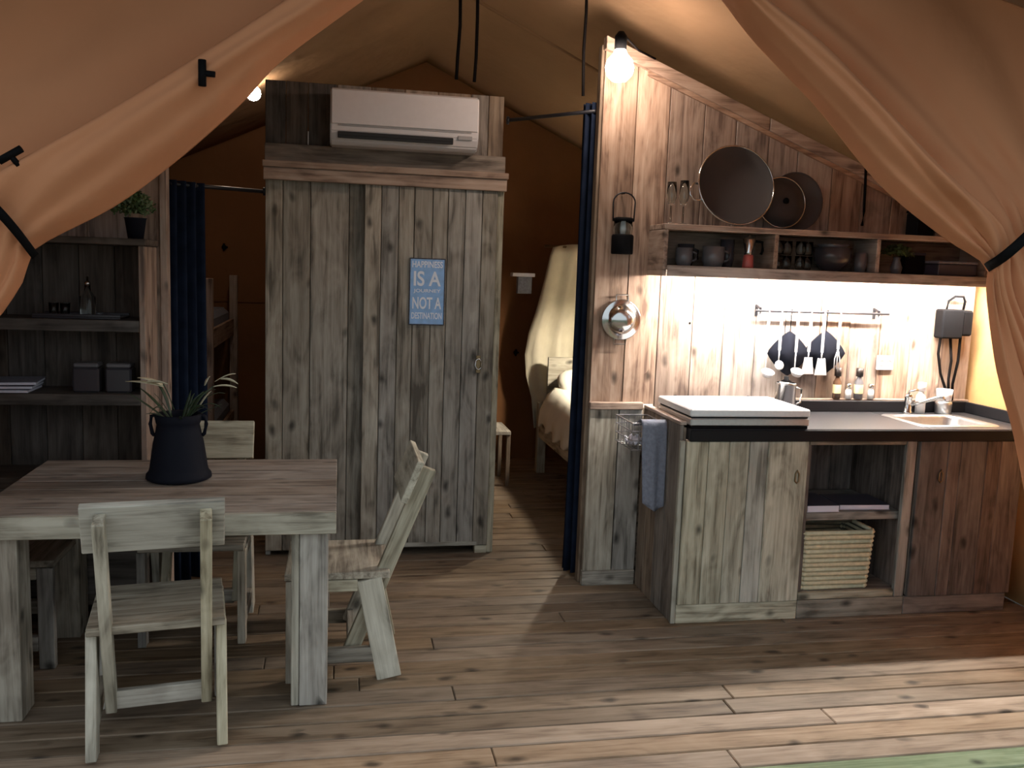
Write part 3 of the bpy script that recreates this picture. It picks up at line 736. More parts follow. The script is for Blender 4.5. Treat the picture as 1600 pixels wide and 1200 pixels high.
b('plinth', X1 + .002, X2, KF - .004, KF + .018, 0, .092, 'wood:grey')
# right cabinet, the flap's shadow put into its darker wood
u, b = unit('kitchen_cabinet', 'brown plank cabinet under the sink, flap shadow in its colour, right end of the kitchen', X2 + .002, X3)
b('side_panel', X2 + .002, X2 + .022, KF + .024, YK - .03, .1, .87, 'wood:brown')
b('side_panel', X3 - .024, X3, KF + .024, YK - .03, .02, .87, 'wood:brown')
door = b('door', X2 + .012, X3 + .008, KF + .004, KF + .018, .098, .884, 'wood:brown')
xs = [X2 + .01, X2 + .165, X2 + .235, X2 + .38, X2 + .46, X3 + .01]
for a, c in zip(xs, xs[1:]): b('plank', a + .001, c - .001, KF - .016 - random.uniform(0, .004), KF + .003, .097, .885, 'wood:umber_shaded', door)
b('bottom_board', X2 + .023, X3 - .025, KF + .03, YK - .04, .10, .12, 'wood:brown')
b('plinth', X2 + .002, X3, KF - .004, KF + .018, 0, .092, 'wood:brown')
pull(door, 2.922 - (X2 + .012 + X3 + .008) / 2, .738 - .491, u)

# worktop with a hole for the sink
SX0, SX1, SY0, SY1 = 2.86, 3.29, 3.93, 4.27
wt = thing('worktop', 'black laminate worktop with upstand over the three cabinets', 'worktop', (1.60, KF, .888))
def wtb(nm, x0, x1, y0, y1, z0, z1, mat='worktop', bev=.003): return box(nm, x0 - 1.60, x1 - 1.60, y0 - KF, y1 - KF, z0 - .888, z1 - .888, mat, wt, bev)
yb = YK - .04
wtb('slab', X0 + .034, SX0, KF - .012, yb, .888, .944); wtb('slab', SX1, XR - .07, KF - .012, yb, .888, .944)
wtb('slab', SX0 + .0005, SX1 - .0005, KF - .012, SY0, .888, .944); wtb('slab', SX0 + .0005, SX1 - .0005, SY1, yb, .888, .944)
wtb('front_edge', X0 + .034, XR - .07, KF - .022, KF - .013, .886, .940, 'worktop_face')
wtb('upstand', 2.20, XR - .07, yb - .018, yb, .945, 1.005, 'worktop_face'); wtb('upstand', XR - .088, XR - .07, KF + .02, yb - .019, .945, 1.005, 'worktop_face')
wtb('wood_strip', 2.20, XR - .05, yb + .001, yb + .032, .96, 1.013, 'wood:wall')

# hob with a closed steel lid
hb = thing('gas_hob', 'gas hob with closed steel lid on the left of the worktop', 'hob', (1.89, KF, .945))
box('base', -.285, .30, -.015, .40, 0, .013, 'black', hb, .002)
box('lower_tray', -.292, .305, -.022, .41, .014, .050, 'brushed', hb, .005)
box('seal', -.285, .298, -.015, .405, .051, .057, 'black', hb, .001)
box('lid', -.295, .305, -.024, .415, .058, .094, 'hoblid', hb, .006)
bm = bmesh.new()
for x in (-.2, .2): tube_bm(bm, [(x, .40, .06), (x, .424, .075), (x, .424, .095)], .008)
link('hinge', tomesh('hinge', bm), 'black', hb)

# sink
sk = thing('sink', 'stainless steel sink set in the right of the worktop', 'sink', ((SX0 + SX1) / 2, (SY0 + SY1) / 2, .944))
def rrect(hx, hy, r, n=6):
    out = []
    for (cx_, cy_, a0) in ((hx - r, hy - r, 0), (-hx + r, hy - r, 90), (-hx + r, -hy + r, 180), (hx - r, -hy + r, 270)):
        for k in range(n + 1): a = R_(a0 + 90 * k / n); out.append((cx_ + r * math.cos(a), cy_ + r * math.sin(a)))
    return out
def ringloft(name, loops, mat, parent, close=True):
    bm = bmesh.new(); vv = [[bm.verts.new(p) for p in l] for l in loops]
    for a, b_ in zip(vv, vv[1:]):
        for i in range(len(a)): bm.faces.new((a[i], a[(i + 1) % len(a)], b_[(i + 1) % len(a)], b_[i]))
    if close: bm.faces.new(vv[-1])
    bmesh.ops.recalc_face_normals(bm, faces=bm.faces); o = link(name, tomesh(name, bm), mat, parent, smooth=True); return o
hx, hy = (SX1 - SX0) / 2, (SY1 - SY0) / 2
lo = lambda hx_, hy_, r, z: [(x, y, z) for x, y in rrect(hx_, hy_, r)]
ringloft('basin', [lo(hx + .018, hy + .018, .05, .0012), lo(hx + .014, hy + .014, .05, .005), lo(hx - .02, hy - .02, .06, .004), lo(hx - .028, hy - .028, .06, -.01), lo(hx - .04, hy - .04, .06, -.13), lo(hx - .08, hy - .08, .05, -.15)], 'brushed', sk)
lathe('drain', [(0, -.146), (.03, -.146), (.034, -.149)], 'steel', sk)
tp = thing('tap', 'chrome mixer tap behind the sink', 'tap', (3.045, 4.325, .945))
lathe('body', [(0, 0), (.026, 0), (.026, .01), (.02, .016), (.02, .085), (.024, .09), (.022, .105), (0, .11)], 'steel', tp)
tube('spout', [(0, 0, .045), (.045, -.05, .07), (.095, -.11, .105), (.11, -.13, .108), (.115, -.135, .09)], .011, 'steel', tp, 10)
tube('lever', [(0, 0, .105), (-.012, -.02, .125), (.03, -.035, .135)], .007, 'steel', tp, 8)

# items on the worktop
pt = thing('steel_canister', 'shiny steel canister at the back beside the hob', 'canister', (2.305, 4.30, .945))
lathe('body', [(0, 0), (.052, 0), (.055, .005), (.052, .15), (.056, .156), (.056, .165), (.048, .165), (.046, .02), (0, .02)], 'steel', pt)
lathe('spoon_rest', [(0, .166), (.03, .17), (.012, .182), (.012, .196), (0, .2)], 'black', pt)
tube('handle', [(.054, 0, .14), (.09, 0, .13), (.09, 0, .06), (.053, 0, .045)], .006, 'steel', pt, 8)
def bottle(label, x, y, z, h, r, mat, capm, lab=None, name='spice_bottle', group='spice bottles behind the worktop'):
    o = thing(name, label, 'bottle', (x, y, z), 0, group)
    lathe('body', [(0, 0), (r, 0), (r, h * .55), (r * .55, h * .68), (r * .5, h * .74), (0, h * .74)], mat, o, seg=16)
    lathe('cap', [(0, h * .745), (r * .85, h * .745), (r * .85, h * 1.02), (0, h * 1.02)], capm, o, seg=16)
    if lab: lathe('label', [(r + .001, h * .18), (r + .0015, h * .2), (r + .0015, h * .45), (r + .001, h * .47)], lab, o, seg=16)
    return o
zb = 1.006
ya = 4.398
bottle('brown spice bottle with tall brown cap', 2.655, 4.394, 1.014, .165, .021, 'brownglass', 'cap', 'label')
bottle('dark spice bottle with black cap and yellow neck label', 2.785, 4.394, 1.014, .165, .023, 'mug', 'cap', 'label')
bottle('small clear salt shaker between the two dark bottles', 2.725, 4.394, 1.014, .08, .017, 'soap', 'steel', None, 'salt_shaker')
bottle('small clear shaker right of the black-capped bottle', 2.86, 4.394, 1.014, .08, .017, 'soap', 'steel', None, 'salt_shaker')
bottle('milky soap bottle behind the tap', 3.135, 4.345, .945, .165, .026, 'soap', 'white', None, 'soap_bottle', None)
cup = thing('glass_jar', 'glass jar with white cup on top, right of the tap', 'jar', (3.262, 4.325, .945))
lathe('jar', [(0, 0), (.042, 0), (.044, .06), (.04, .07), (.037, .07), (.036, .01), (0, .01)], 'brushed', cup)
lathe('cup', [(0, .072), (.038, .072), (.043, .135), (.040, .135), (.036, .08), (0, .08)], 'white', cup)

# ------------------------------------------------------------------ wall shelf above the worktop
SFY = 4.20
ws = thing('wall_shelf', 'long three-compartment wooden wall shelf above the worktop', 'shelf', (1.57, YK, 1.62))
def sb(nm, x0, x1, y0, y1, z0, z1, mat='wood:wall', bev=.003): return box(nm, x0 - 1.57, x1 - 1.57, y0 - YK, y1 - YK, z0 - 1.62, z1 - 1.62, mat, ws, bev)
sb('top_board', 1.553, 3.49, SFY, YK - .002, 1.868, 1.895); sb('bottom_board', 1.553, 3.49, SFY + .003, YK - .002, 1.672, 1.695)
sb('front_lip', 1.575, 3.49, SFY - .012, SFY + .002, 1.642, 1.694)
sb('left_end', 1.553, 1.575, SFY + .002, YK - .002, 1.642, 1.867); sb('right_end', 3.34, 3.362, SFY + .004, YK - .002, 1.696, 1.867)
for x in (2.135, 2.70): sb('divider', x, x + .022, SFY + .002, YK - .002, 1.696, 1.867)
sb('back_panel', 1.576, 3.48, YK - .014, YK - .003, 1.696, 1.867, 'wood:brown')
ledo = box('led_strip', 1.70, 3.42, SFY + .02, SFY + .045, 1.660, 1.671, 'led', None, .001); tag(ledo, 'glowing white light strip under the wall shelf', 'light')

# things in the shelf
zs = 1.696
def cupobj(label, x, y, r, h, mat, name='mug', cat='mug', group='mugs in the wall shelf', handle=True, z=zs):
    o = thing(name, label, cat, (x, y, z), 0, group)
    lathe('body', [(0, 0), (r * .8, 0), (r, h * .3), (r, h), (r * .92, h), (r * .9, h * .3), (r * .7, h * .08), (0, h * .08)], mat, o, seg=20)
    if handle: tube('handle', [(r, 0, h * .8), (r * 1.5, -.004, h * .72), (r * 1.5, -.004, h * .35), (r, 0, h * .25)], .006, mat, o, 6)
    return o
cupobj('dark grey mug at the left end of the wall shelf', 1.69, 4.28, .042, .088, 'mug')
cupobj('dark grey mug behind the leftmost mug in the wall shelf', 1.735, 4.37, .042, .11, 'darkglass')
cupobj('wide dark bowl-shaped mug second from the left in the wall shelf', 1.845, 4.28, .055, .1, 'mug')
cupobj('dark cup standing between bowl mug and coffee pot', 1.945, 4.34, .036, .14, 'darkglass', handle=False)
mk = thing('coffee_pot', 'steel stovetop coffee pot with red base in the wall shelf', 'coffee pot', (2.03, 4.27, zs))
lathe('base', [(0, 0), (.028, 0), (.03, .01), (.026, .06), (.022, .066), (0, .066)], 'red', mk, seg=8)
lathe('jug', [(0, .067), (.024, .067), (.02, .078), (.034, .142), (.03, .146), (.008, .154), (.008, .162), (0, .164)], 'steel', mk, seg=8)
tube('handle', [(.03, 0, .135), (.066, -.01, .13), (.07, -.01, .09), (.062, -.01, .07)], .008, 'black', mk, 6)
for k, x in enumerate((2.20, 2.26, 2.32, 2.375)):
    pos = ('first', 'second', 'third', 'fourth')[k]
    cupobj('lower clear glass of the %s stack from the left in the wall shelf' % pos, x, 4.28 + .03 * (k % 2), .026, .07, 'glass', 'drinking_glass', 'glass', 'drinking glasses in the wall shelf', False)
    cupobj('upper clear glass of the %s stack from the left in the wall shelf' % pos, x, 4.28 + .03 * (k % 2), .026, .07, 'glass', 'drinking_glass', 'glass', 'drinking glasses in the wall shelf', False, zs + .074)
bw = thing('bowl', 'large black glazed bowl in the middle compartment of the wall shelf', 'bowl', (2.51, 4.30, zs))
lathe('body', [(0, 0), (.05, 0), (.09, .05), (.10, .12), (.094, .12), (.084, .05), (.045, .012), (0, .012)], 'darkglass', bw)
lathe('inner_bowl', [(0, .10), (.04, .10), (.08, .135), (.075, .137), (.0, .11)], 'mug', bw)
cupobj('dark glass at the right of the black bowl', 2.655, 4.27, .03, .1, 'mug', 'drinking_glass', 'glass', None, False)
def bushy(o, n, c, rad, size, mat, hz=.8):
    bm = bmesh.new()
    for k in range(n):
        a, e_ = random.uniform(0, 2 * math.pi), random.uniform(-.5, 1.4); rr = rad * random.uniform(.35, 1)
        p = Vector(c) + Vector((rr * math.cos(a) * math.cos(e_), rr * math.sin(a) * math.cos(e_), rr * hz * math.sin(e_)))
        u = Vector((random.gauss(0, 1), random.gauss(0, 1), random.gauss(0, 1))).normalized(); v_ = u.orthogonal().normalized(); s = size * random.uniform(.6, 1.3)
        f = [bm.verts.new(p + u * s), bm.verts.new(p + v_ * s * .5), bm.verts.new(p - u * s), bm.verts.new(p - v_ * s * .5)]; bm.faces.new(f)
    f = link('foliage', tomesh('foliage', bm), mat, o); f['kind'] = 'stuff'; return f
sp = thing('potted_plant', 'small dark green plant in glass vase in the right compartment of the wall shelf', 'plant', (2.86, 4.265, zs))
lathe('vase', [(0, 0), (.024, 0), (.03, .03), (.016, .07), (.02, .085), (.014, .085), (0, .07)], 'mug', sp); bushy(sp, 260, (0, 0, .108), .082, .016, 'leaf', .5)
bx_ = thing('storage_box', 'dark blue box at the right end of the wall shelf', 'box', (3.20, 4.30, zs)); box('body', -.11, .12, -.06, .06, 0, .06, 'cover', bx_, .004); box('lid', -.113, .123, -.063, .063, .061, .075, 'towel', bx_, .003)
bk_ = thing('storage_box', 'long black tin lying behind the plant in the wall shelf', 'box', (3.02, 4.37, zs)); box('body', -.06, .06, -.03, .03, 0, .10, 'black', bk_, .004); box('lid', -.062, .062, -.032, .032, .101, .115, 'cover', bk_, .003)

# on top of the shelf
zt = 1.896
pn = thing('frying_pan', 'large grey pan leaning against the boards on the wall shelf', 'pan', (1.94, 4.30, zt), 0)
tilt = R_(-102)
pb = lathe('body', [(0, .012), (.165, .012), (.192, -.03), (.200, -.034), (.203, -.030), (.172, .02), (0, .02)], 'pan', pn, (0, 0, .20), (tilt, 0, 0), 48)
tube('steel_rim', circle((0, 0, -.033), .2, 48, 'z'), .0045, 'steel', pb, 6, True)
tube('handle', [(-.198, 0, -.02), (-.225, .0, -.03), (-.245, .03, -.03), (-.245, .06, -.03), (-.225, .085, -.03), (-.18, .085, -.03)], .006, 'steel', pb, 6)
gl = thing('glass_pan_cover', 'glass pan lid with steel rim behind the large pan', 'lid', (2.235, 4.355, zt), 0)
lb_ = lathe('glass', [(0, -.03), (.06, -.024), (.128, 0), (.128, .003), (.06, -.02), (0, -.026)], 'pan', gl, (0, 0, .141), (R_(-97), 0, 0), 40)
tube('steel_rim', circle((0, 0, 0), .13, 40, 'z'), .004, 'steel', lb_, 6, True)
lathe('knob', [(0, -.05), (.016, -.048), (.012, -.034), (0, -.03)], 'black', lb_)
d2 = thing('baking_tray', 'dark round tray leaning at the back behind the glass lid', 'tray', (2.33, 4.395, zt)); lathe('disc', [(0, 0), (.14, 0), (.15, -.012), (.152, -.01), (.142, .004), (0, .004)], 'pan', d2, (0, 0, .152), (R_(-94), 0, 0), 40)
for k, (x, h) in enumerate(((1.607, .205), (1.672, .215))):
    o = thing('stem_glass', ('tall clear stem glass at the left end on the wall shelf', 'tall clear stem glass between the leftmost one and the large pan')[k], 'glass', (x, 4.28, zt), 0, 'stem glasses on the wall shelf')
    lathe('foot', [(0, 0), (.026, 0), (.024, .004), (.005, .01), (.004, .09), (0, .09)], 'glass', o, seg=16)
    lathe('bowl', [(0, .091), (.016, .1), (.026, .13), (.022, h), (.020, h), (.023, .132), (.013, .106), (0, .1)], 'glass', o, seg=16)
pk = thing('storage_tin', 'black tin with brown side on the wall shelf under the right flap', 'tin', (3.02, 4.33, zt)); box('body', -.05, .05, -.05, .05, 0, .12, 'black', pk, .005); box('lid', -.053, .053, -.053, .053, .121, .135, 'black', pk, .004)
pk = thing('storage_tin', 'reddish wooden box right of the black tin on the wall shelf', 'tin', (3.14, 4.33, zt)); box('body', -.05, .05, -.04, .04, 0, .10, 'wood:wall', pk, .005); box('lid', -.052, .052, -.042, .042, .101, .113, 'wood:wall', pk, .004)

# lantern on the wall
lt = thing('lantern', 'black lantern with glass chimney hung on the kitchen wall boards', 'lantern', (1.398, YK - .05, 1.742))
lathe('base', [(0, 0), (.052, 0), (.055, .006), (.055, .09), (.05, .098), (0, .098)], 'black', lt)
lathe('glass', [(.046, .099), (.05, .13), (.046, .162), (.043, .162), (.047, .13), (.043, .099)], 'glass', lt)
lathe('top', [(0, .163), (.054, .163), (.054, .176), (.04, .182), (0, .182)], 'black', lt)
lathe('candle', [(0, .099), (.014, .099), (.014, .14), (0, .142)], 'soap', lt)
tube('bail', [(-.054, 0, .165), (-.057, 0, .25)] + [(.057 * -math.cos(a), 0, .255 + .05 * math.sin(a)) for a in [math.pi * i / 10 for i in range(11)]] + [(.057, 0, .25), (.054, 0, .165)], .004, 'blackmetal', lt, 6)
tube('nail', [(0, 0, .302), (0, .05, .302)], .004, 'blackmetal', lt, 6)
# steel dish on the wall
ds = thing('steel_dish', 'round polished steel dish hung on the wall below the lantern', 'dish', (1.424, YK - .006, 1.41))
lathe('dish', [(0, -.05), (.04, -.047), (.068, -.03), (.078, -.008), (.10, -.014), (.106, -.008), (.104, 0), (0, 0)], 'steel', ds, (0, 0, 0), (R_(-90), 0, 0), 40)
bm = bmesh.new(); tube_bm(bm, [(-.032, -.01, .098), (-.032, -.01, .128), (.032, -.01, .128), (.032, -.01, .098)], .004); link('hanger', tomesh('hanger', bm), 'steel', ds)
bm = bmesh.new(); tube_bm(bm, [(-.034, -.01, -.098), (-.034, -.01, -.125), (.03, -.01, -.125), (.03, -.01, -.098)], .004); link('lower_loop', tomesh('loop', bm), 'steel', ds)

# ------------------------------------------------------------------ utensil rail
RY, RZ_ = YK - .05, 1.478
rl = thing('utensil_rail', 'black utensil rail fixed to the bright boards', 'rail', (2.15, RY, RZ_))
tube('bar', [(-.005, 0, 0), (.77, 0, 0)], .007, 'blackmetal', rl, 8)
for x in (.022, .71):
    bm = bmesh.new(); tube_bm(bm, [(x, .048, .025), (x, .0, .012), (x, 0, -.02)], .008); tube_bm(bm, [(x, .046, .03), (x, .046, -.03)], .009); link('bracket', tomesh('bracket', bm), 'blackmetal', rl)
def utensil(label, x, kind, length):
    o = thing('kitchen_utensil', label, 'utensil', (x, RY - .016, RZ_), 0, 'utensils on the rail')
    hook = [(0, .016, .010), (0, .002, .012), (0, -.004, 0), (0, 0, -.03)]
    tube('hook', hook, .003, 'utensil', o, 6)
    hl = length * .55
    beam('handle', (0, 0, -.03), (0, 0, -.03 - hl), .016, .007, 'utensil', o)
    z = -.03 - hl
    if kind == 'ladle':
        tube('shaft', [(0, 0, z), (0, 0, -length + .04)], .004, 'utensil', o, 6)
        lathe('cup', [(0, -.028), (.024, -.02), (.036, .004), (.034, .006), (.022, -.014), (0, -.02)], 'utensil', o, (0, -.03, -length + .02), (R_(25), 0, 0), 18)
    elif kind == 'spoon':
        tube('shaft', [(0, 0, z), (0, 0, -length + .06)], .004, 'utensil', o, 6)
        lathe('spoon_head', [(0, -.007), (.018, -.003), (.026, .004), (.017, .001), (0, -.002)], 'utensil', o, (0, -.006, -length + .035), (R_(80), 0, 0), 18)
    elif kind == 'spatula':
        tube('shaft', [(0, 0, z), (0, 0, -length + .09)], .004, 'utensil', o, 6)
        prism('slotted_blade', [(-.022, -length + .09), (.022, -length + .09), (.036, -length), (-.036, -length)], -.003, .001, 'utensil', o, .001)
    elif kind == 'fork':
        bm = bmesh.new()
        for q in (-.015, 0, .015): tube_bm(bm, [(0, 0, z), (q, 0, z - .05), (q, 0, -length)], .003)
        link('prongs', tomesh('prongs', bm), 'utensil', o, smooth=True)
    else:
        bm = bmesh.new()
        for k in range(4):
            a = math.pi * k / 4
            tube_bm(bm, [(r * math.cos(a), r * math.sin(a), z - q) for r, q in ((.004, 0), (.022, .06), (.026, .1), (.014, .13), (-.014, .13), (-.026, .1), (-.022, .06), (-.004, 0))], .002, 5)
        link('whisk_wires', tomesh('wires', bm), 'utensil', o, smooth=True)
    return o
utensil('leftmost utensil on the rail, a dark-handled ladle', 2.214, 'ladle', .34)
utensil('second utensil from the left on the rail, a spoon', 2.287, 'spoon', .32)
utensil('third utensil from the left on the rail, a steel ladle before a pot holder', 2.382, 'ladle', .335)
utensil('fourth utensil from the left on the rail, a slotted spatula', 2.456, 'spatula', .33)
utensil('fifth utensil from the left on the rail, a wide spatula', 2.533, 'spatula', .335)
utensil('rightmost utensil on the rail, a thin fork', 2.625, 'fork', .3)
def holder(label, x, z):
    o = thing('pot_holder', label, 'pot holder', (x, YK - .04, z), 0, 'black pot holders')
    bm = bmesh.new()
    n = 28; f, k_ = [], []
    for i in range(n):
        a = 2 * math.pi * i / n; r = .118 / (abs(math.cos(a)) ** 1.2 + abs(math.sin(a)) ** 1.2) ** (1 / 1.2)
        f.append(bm.verts.new((r * math.cos(a), -.012, r * math.sin(a)))); k_.append(bm.verts.new((r * math.cos(a), .008, r * math.sin(a))))
    fc = bm.verts.new((0, -.022, 0)); bm.faces.new(k_[::-1])
    for i in range(n):
        j = (i + 1) % n; bm.faces.new((f[i], f[j], fc)); bm.faces.new((f[i], k_[i], k_[j], f[j]))
    bmesh.ops.recalc_face_normals(bm, faces=bm.faces)
    link('pad', tomesh('pad', bm), 'holder', o, smooth=True)
    top = RZ_ - z
    tube('loop', [(0, -.005, .112), (0, -.006, top - .02), (0, -.012, top + .012), (0, .0, top + .006)], .003, 'black', o, 6)
holder('black cloth pot holder hanging left under the rail', 2.352, 1.255); holder('black cloth pot holder hanging right under the rail', 2.560, 1.262)

# sockets with charger and cables
ch = thing('power_adapter', 'black charger box with hanging cables on the wall right of the rail', 'charger', (3.33, YK - .004, 1.43))
box('box', -.10, .03, -.075, 0, -.075, .085, 'black', ch, .008); box('second_box', .032, .10, -.06, 0, -.06, .08, 'black', ch, .01)
tube('handle_loop', [(-.06, -.04, .08), (-.055, -.045, .13), (-.02, -.05, .155), (.03, -.05, .155), (.05, -.04, .13), (.05, -.03, .08)], .007, 'black', ch, 6)
for pts in ([(-.08, -.04, -.07), (-.085, -.04, -.16), (-.06, -.04, -.27), (-.02, -.05, -.37), (-.01, -.05, -.40)], [(-.02, -.04, -.07), (0, -.04, -.2), (-.01, -.045, -.3), (-.005, -.05, -.40)], [(.05, -.03, -.06), (.05, -.03, -.2), (.03, -.03, -.33), (.035, -.03, -.42)]):
    tube('cable', pts, .008, 'cord', ch, 6)
sc = thing('wall_socket', 'pale socket plate on the boards below the rail end', 'socket', (2.95, YK, 1.21)); box('plate', -.05, .05, -.012, 0, -.04, .04, 'plate', sc, .004)
for x in (-.022, .022): lathe('outlet', [(0, -.0122), (.014, -.0125), (.016, -.014), (.018, -.012)], 'greyplastic', sc, (x, 0, 0), (R_(-90), 0, 0), 14)
sw = thing('light_switch', 'white switch on the orange side canvas by the right flap', 'switch', (XR - .02, 3.82, 1.25)); box('plate', -.012, .0, -.045, .045, -.06, .06, 'white', sw, .004); box('rocker', -.018, -.012, -.02, .02, -.03, .03, 'white', sw, .002)
tg = thing('canvas_toggle', 'brown toggle on the orange side canvas right of the sink', 'toggle', (XR - .022, 4.10, 1.075))
bm = bmesh.new(); tube_bm(bm, [(0, .035, 0), (0, -.035, 0)], .011); tube_bm(bm, [(0, 0, 0), (0, -.012, -.045)], .01); link('peg', tomesh('peg', bm), 'redtoggle', tg); lathe('eyelet', [(0, 0), (.016, 0), (.016, .004), (0, .004)], 'redtoggle', tg, (.002, 0, 0), (0, R_(90), 0), 12)

# ------------------------------------------------------------------ wire basket with towel on the cabinet side
wbk = thing('wire_basket', 'grey wire basket hung on the side of the left cabinet', 'wire basket', (X0, 4.20, .80))
bm = bmesh.new()
W_, D_, H_ = .17, .13, .13
for z in (0, .045, .09, H_): tube_bm(bm, [(-.004, -D_, z), (-W_, -D_, z), (-W_, D_, z), (-.004, D_, z)], .003 if z < H_ else .004, 5, True)
link('rim_wires', tomesh('rim', bm), 'wire', wbk)
bm = bmesh.new()
for k in range(7): y = -D_ + 2 * D_ * k / 6; tube_bm(bm, [(-W_, y, H_), (-W_, y, 0), (-.004, y, 0), (-.004, y, H_)], .0022, 4)
for k in range(1, 5): x = -W_ * k / 5; tube_bm(bm, [(x, -D_, H_), (x, -D_, 0), (x, D_, 0), (x, D_, H_)], .0022, 4)
link('mesh_wires', tomesh('meshw', bm), 'wire', wbk)
tw = thing('kitchen_towel', 'grey-blue towel draped over the wire basket', 'towel', (X0 - .07, 4.20 - .13, .80))
rows = []
for i in range(26):
    s = i / 25; row = []
    for j in range(15):
        u = j / 14; wv = math.sin(u * math.pi * 3 + .6) * .010
        xw = (-.062 + .124 * u) * (1 - .25 * max(0, s - .4)) + (.02 * max(0, s - .3))
        if s < .18: y = .10 - s / .18 * .10; z = .105 + .045 * (s / .18)
        elif s < .30: a = (s - .18) / .12 * math.pi; y = -.006 - .012 * (1 - math.cos(a)) / 2 * 2; z = .15 - .02 * (s - .18) / .12 + .006 * math.sin(a)
        else: y = -.032 + wv * min(1, (s - .3) * 4); z = .13 - (s - .30) / .70 * (.43 - .07 * abs(u - .6))
        row.append((xw, y, z))
    rows.append(row)
grid('cloth', rows, 'towel', tw, .006)
clt = thing('dish_cloth', 'pale crumpled dish cloth lying in the wire basket', 'cloth', (X0 - .125, 4.14, .806))
rows = []
for i in range(10):
    row = []
    for j in range(10): row.append((-.04 + .08 * j / 9, -.05 + .12 * i / 9, .02 + .025 * math.sin(i * 1.3 + j) * math.cos(j * .9 - i * .4) + .02 * math.sin(math.pi * i / 9) * math.sin(math.pi * j / 9)))
    rows.append(row)
grid('cloth', rows, 'paper', clt, .006)

# ------------------------------------------------------------------ magazines and wicker basket in the open unit
def magazine(label, x0, x1, y0, y1, z, h, mat, rz=0):
    o = thing('magazine', label, 'magazine', ((x0 + x1) / 2, (y0 + y1) / 2, z), rz, 'magazines in the open unit')
    a, b_ = (x1 - x0) / 2, (y1 - y0) / 2
    box('pages', -a + .003, a - .002, -b_ + .002, b_ - .003, .003, h - .003, 'paper', o, .001); box('cover', -a, a, -b_, b_, h - .003, h, mat, o, .001); box('cover', -a, a, -b_, b_, 0, .003, 'paper', o, .001)
magazine('white magazine stack at the left on the open unit shelf', 2.252, 2.425, 3.90, 4.14, .523, .034, 'cover')
magazine('thin magazine lying at the right on the open unit shelf', 2.45, 2.72, 3.93, 4.14, .523, .026, 'cover', R_(-2))
bs = thing('wicker_basket', 'pale wicker basket under the shelf of the open unit', 'basket', (2.425, 4.02, .131))
Wt, Wb, Dp = .195, .182, .135
for k in range(13):
    z = .012 + k * .0232; q = k / 12; hx_ = Wb + (Wt - Wb) * q; hy_ = Dp - .01 + .01 * q
    lp_ = [(x + .002 * math.sin(i * 1.7 + k * math.pi), y + .003 * math.sin(i * 1.9 + k * math.pi), z) for i, (x, y) in enumerate(rrect(hx_, hy_, .03, 8))]
    tube('coil', lp_, .0122, 'wicker', bs, 6, True)
ringloft('inner_lining', [lo(Wt - .008, Dp - .008, .03, .285), lo(Wb - .008, Dp - .016, .03, .01)], 'wickerdark', bs)
grid('lid', [[(x, Dp - .01 - .11 * s, .302 + .02 * math.sin(math.pi * s) - .0 * x) for x in (-.17, -.08, 0, .08, .16)] for s in (0, .33, .66, 1)], 'wickerdark', bs, .012)

# ------------------------------------------------------------------ left open shelf
LY = 4.15
bs2 = thing('bookshelf', 'dark wooden open bookshelf against the left board wall', 'bookshelf', (-1.50, YK, 0))
def lb2(nm, x0, x1, y0, y1, z0, z1, mat='wood:dark'): return box(nm, x0 + 1.50, x1 + 1.50, y0 - YK, y1 - YK, z0, z1, mat, bs2)
lb2('side_panel', -.855, -.83, LY + .002, YK - .004, 0, 1.69, 'wood:wall'); lb2('side_panel', -2.12, -2.095, LY + .002, YK - .004, 0, 1.69)
lb2('top_board', -2.13, -.822, LY - .006, YK - .004, 1.691, 1.72)
for z in (1.315, .99, .62, .08): lb2('shelf_board', -2.094, -.856, LY, YK - .02, z, z + .05)
xa = -2.094
for k in range(8): lb2('back_plank', xa + k * .15475 + .001, xa + (k + 1) * .15475 - .001, YK - .018, YK - .005, .02, 1.69, 'wood:dark')
for k, (a, b_) in enumerate(((-2.094, -1.47), (-1.468, -.857))):
    d = lb2('door', a, b_, LY - .002, LY + .016, .13, .62, 'wood:dark')
    lathe('knob', [(0, -.009), (.01, -.012), (.014, -.024), (0, -.03)], 'brass', d, (.26 if k == 0 else -.26, 0, .1), (R_(-90), 0, 0), 12)
pl = thing('potted_plant', 'bushy green plant in black pot on top of the bookshelf', 'plant', (-.875, 4.21, 1.721))
lathe('pot', [(0, 0), (.032, 0), (.045, .085), (.048, .09), (.042, .09), (.038, .07), (0, .07)], 'pot', pl); bushy(pl, 620, (-.01, 0, .135), .095, .013, 'leaf', .75)
tr = thing('serving_tray', 'dark tray on the upper shelf of the bookshelf', 'tray', (-1.10, 4.28, 1.366)); box('base', -.2, .16, -.09, .09, 0, .008, 'darkglass', tr, .003)
for y in (-.087, .087): box('rim', -.2, .16, y - .004, y + .004, .008, .02, 'darkglass', tr, .002)
ob = thing('oil_bottle', 'clear glass bottle with spout on the dark tray', 'bottle', (-1.085, 4.24, 1.375))
lathe('body', [(0, 0), (.03, 0), (.032, .01), (.032, .085), (.014, .11), (.012, .135), (0, .135)], 'glass', ob); lathe('spout', [(0, .136), (.013, .136), (.013, .15), (.005, .155), (.004, .175), (0, .175)], 'steel', ob)
for k, x in enumerate((-1.225, -1.178)):
    o = thing('shot_glass', ('left', 'right')[k] + ' one of two small clear glasses on the dark tray', 'glass', (x, 4.24, 1.375), 0, 'small glasses on the tray')
    lathe('cup', [(0, 0), (.018, 0), (.021, .055), (.019, .055), (.016, .006), (0, .006)], 'glass', o); lathe('rim', [(.019, .0555), (.0215, .0555), (.0215, .058), (.019, .058), (.019, .0555)], 'glass', o)
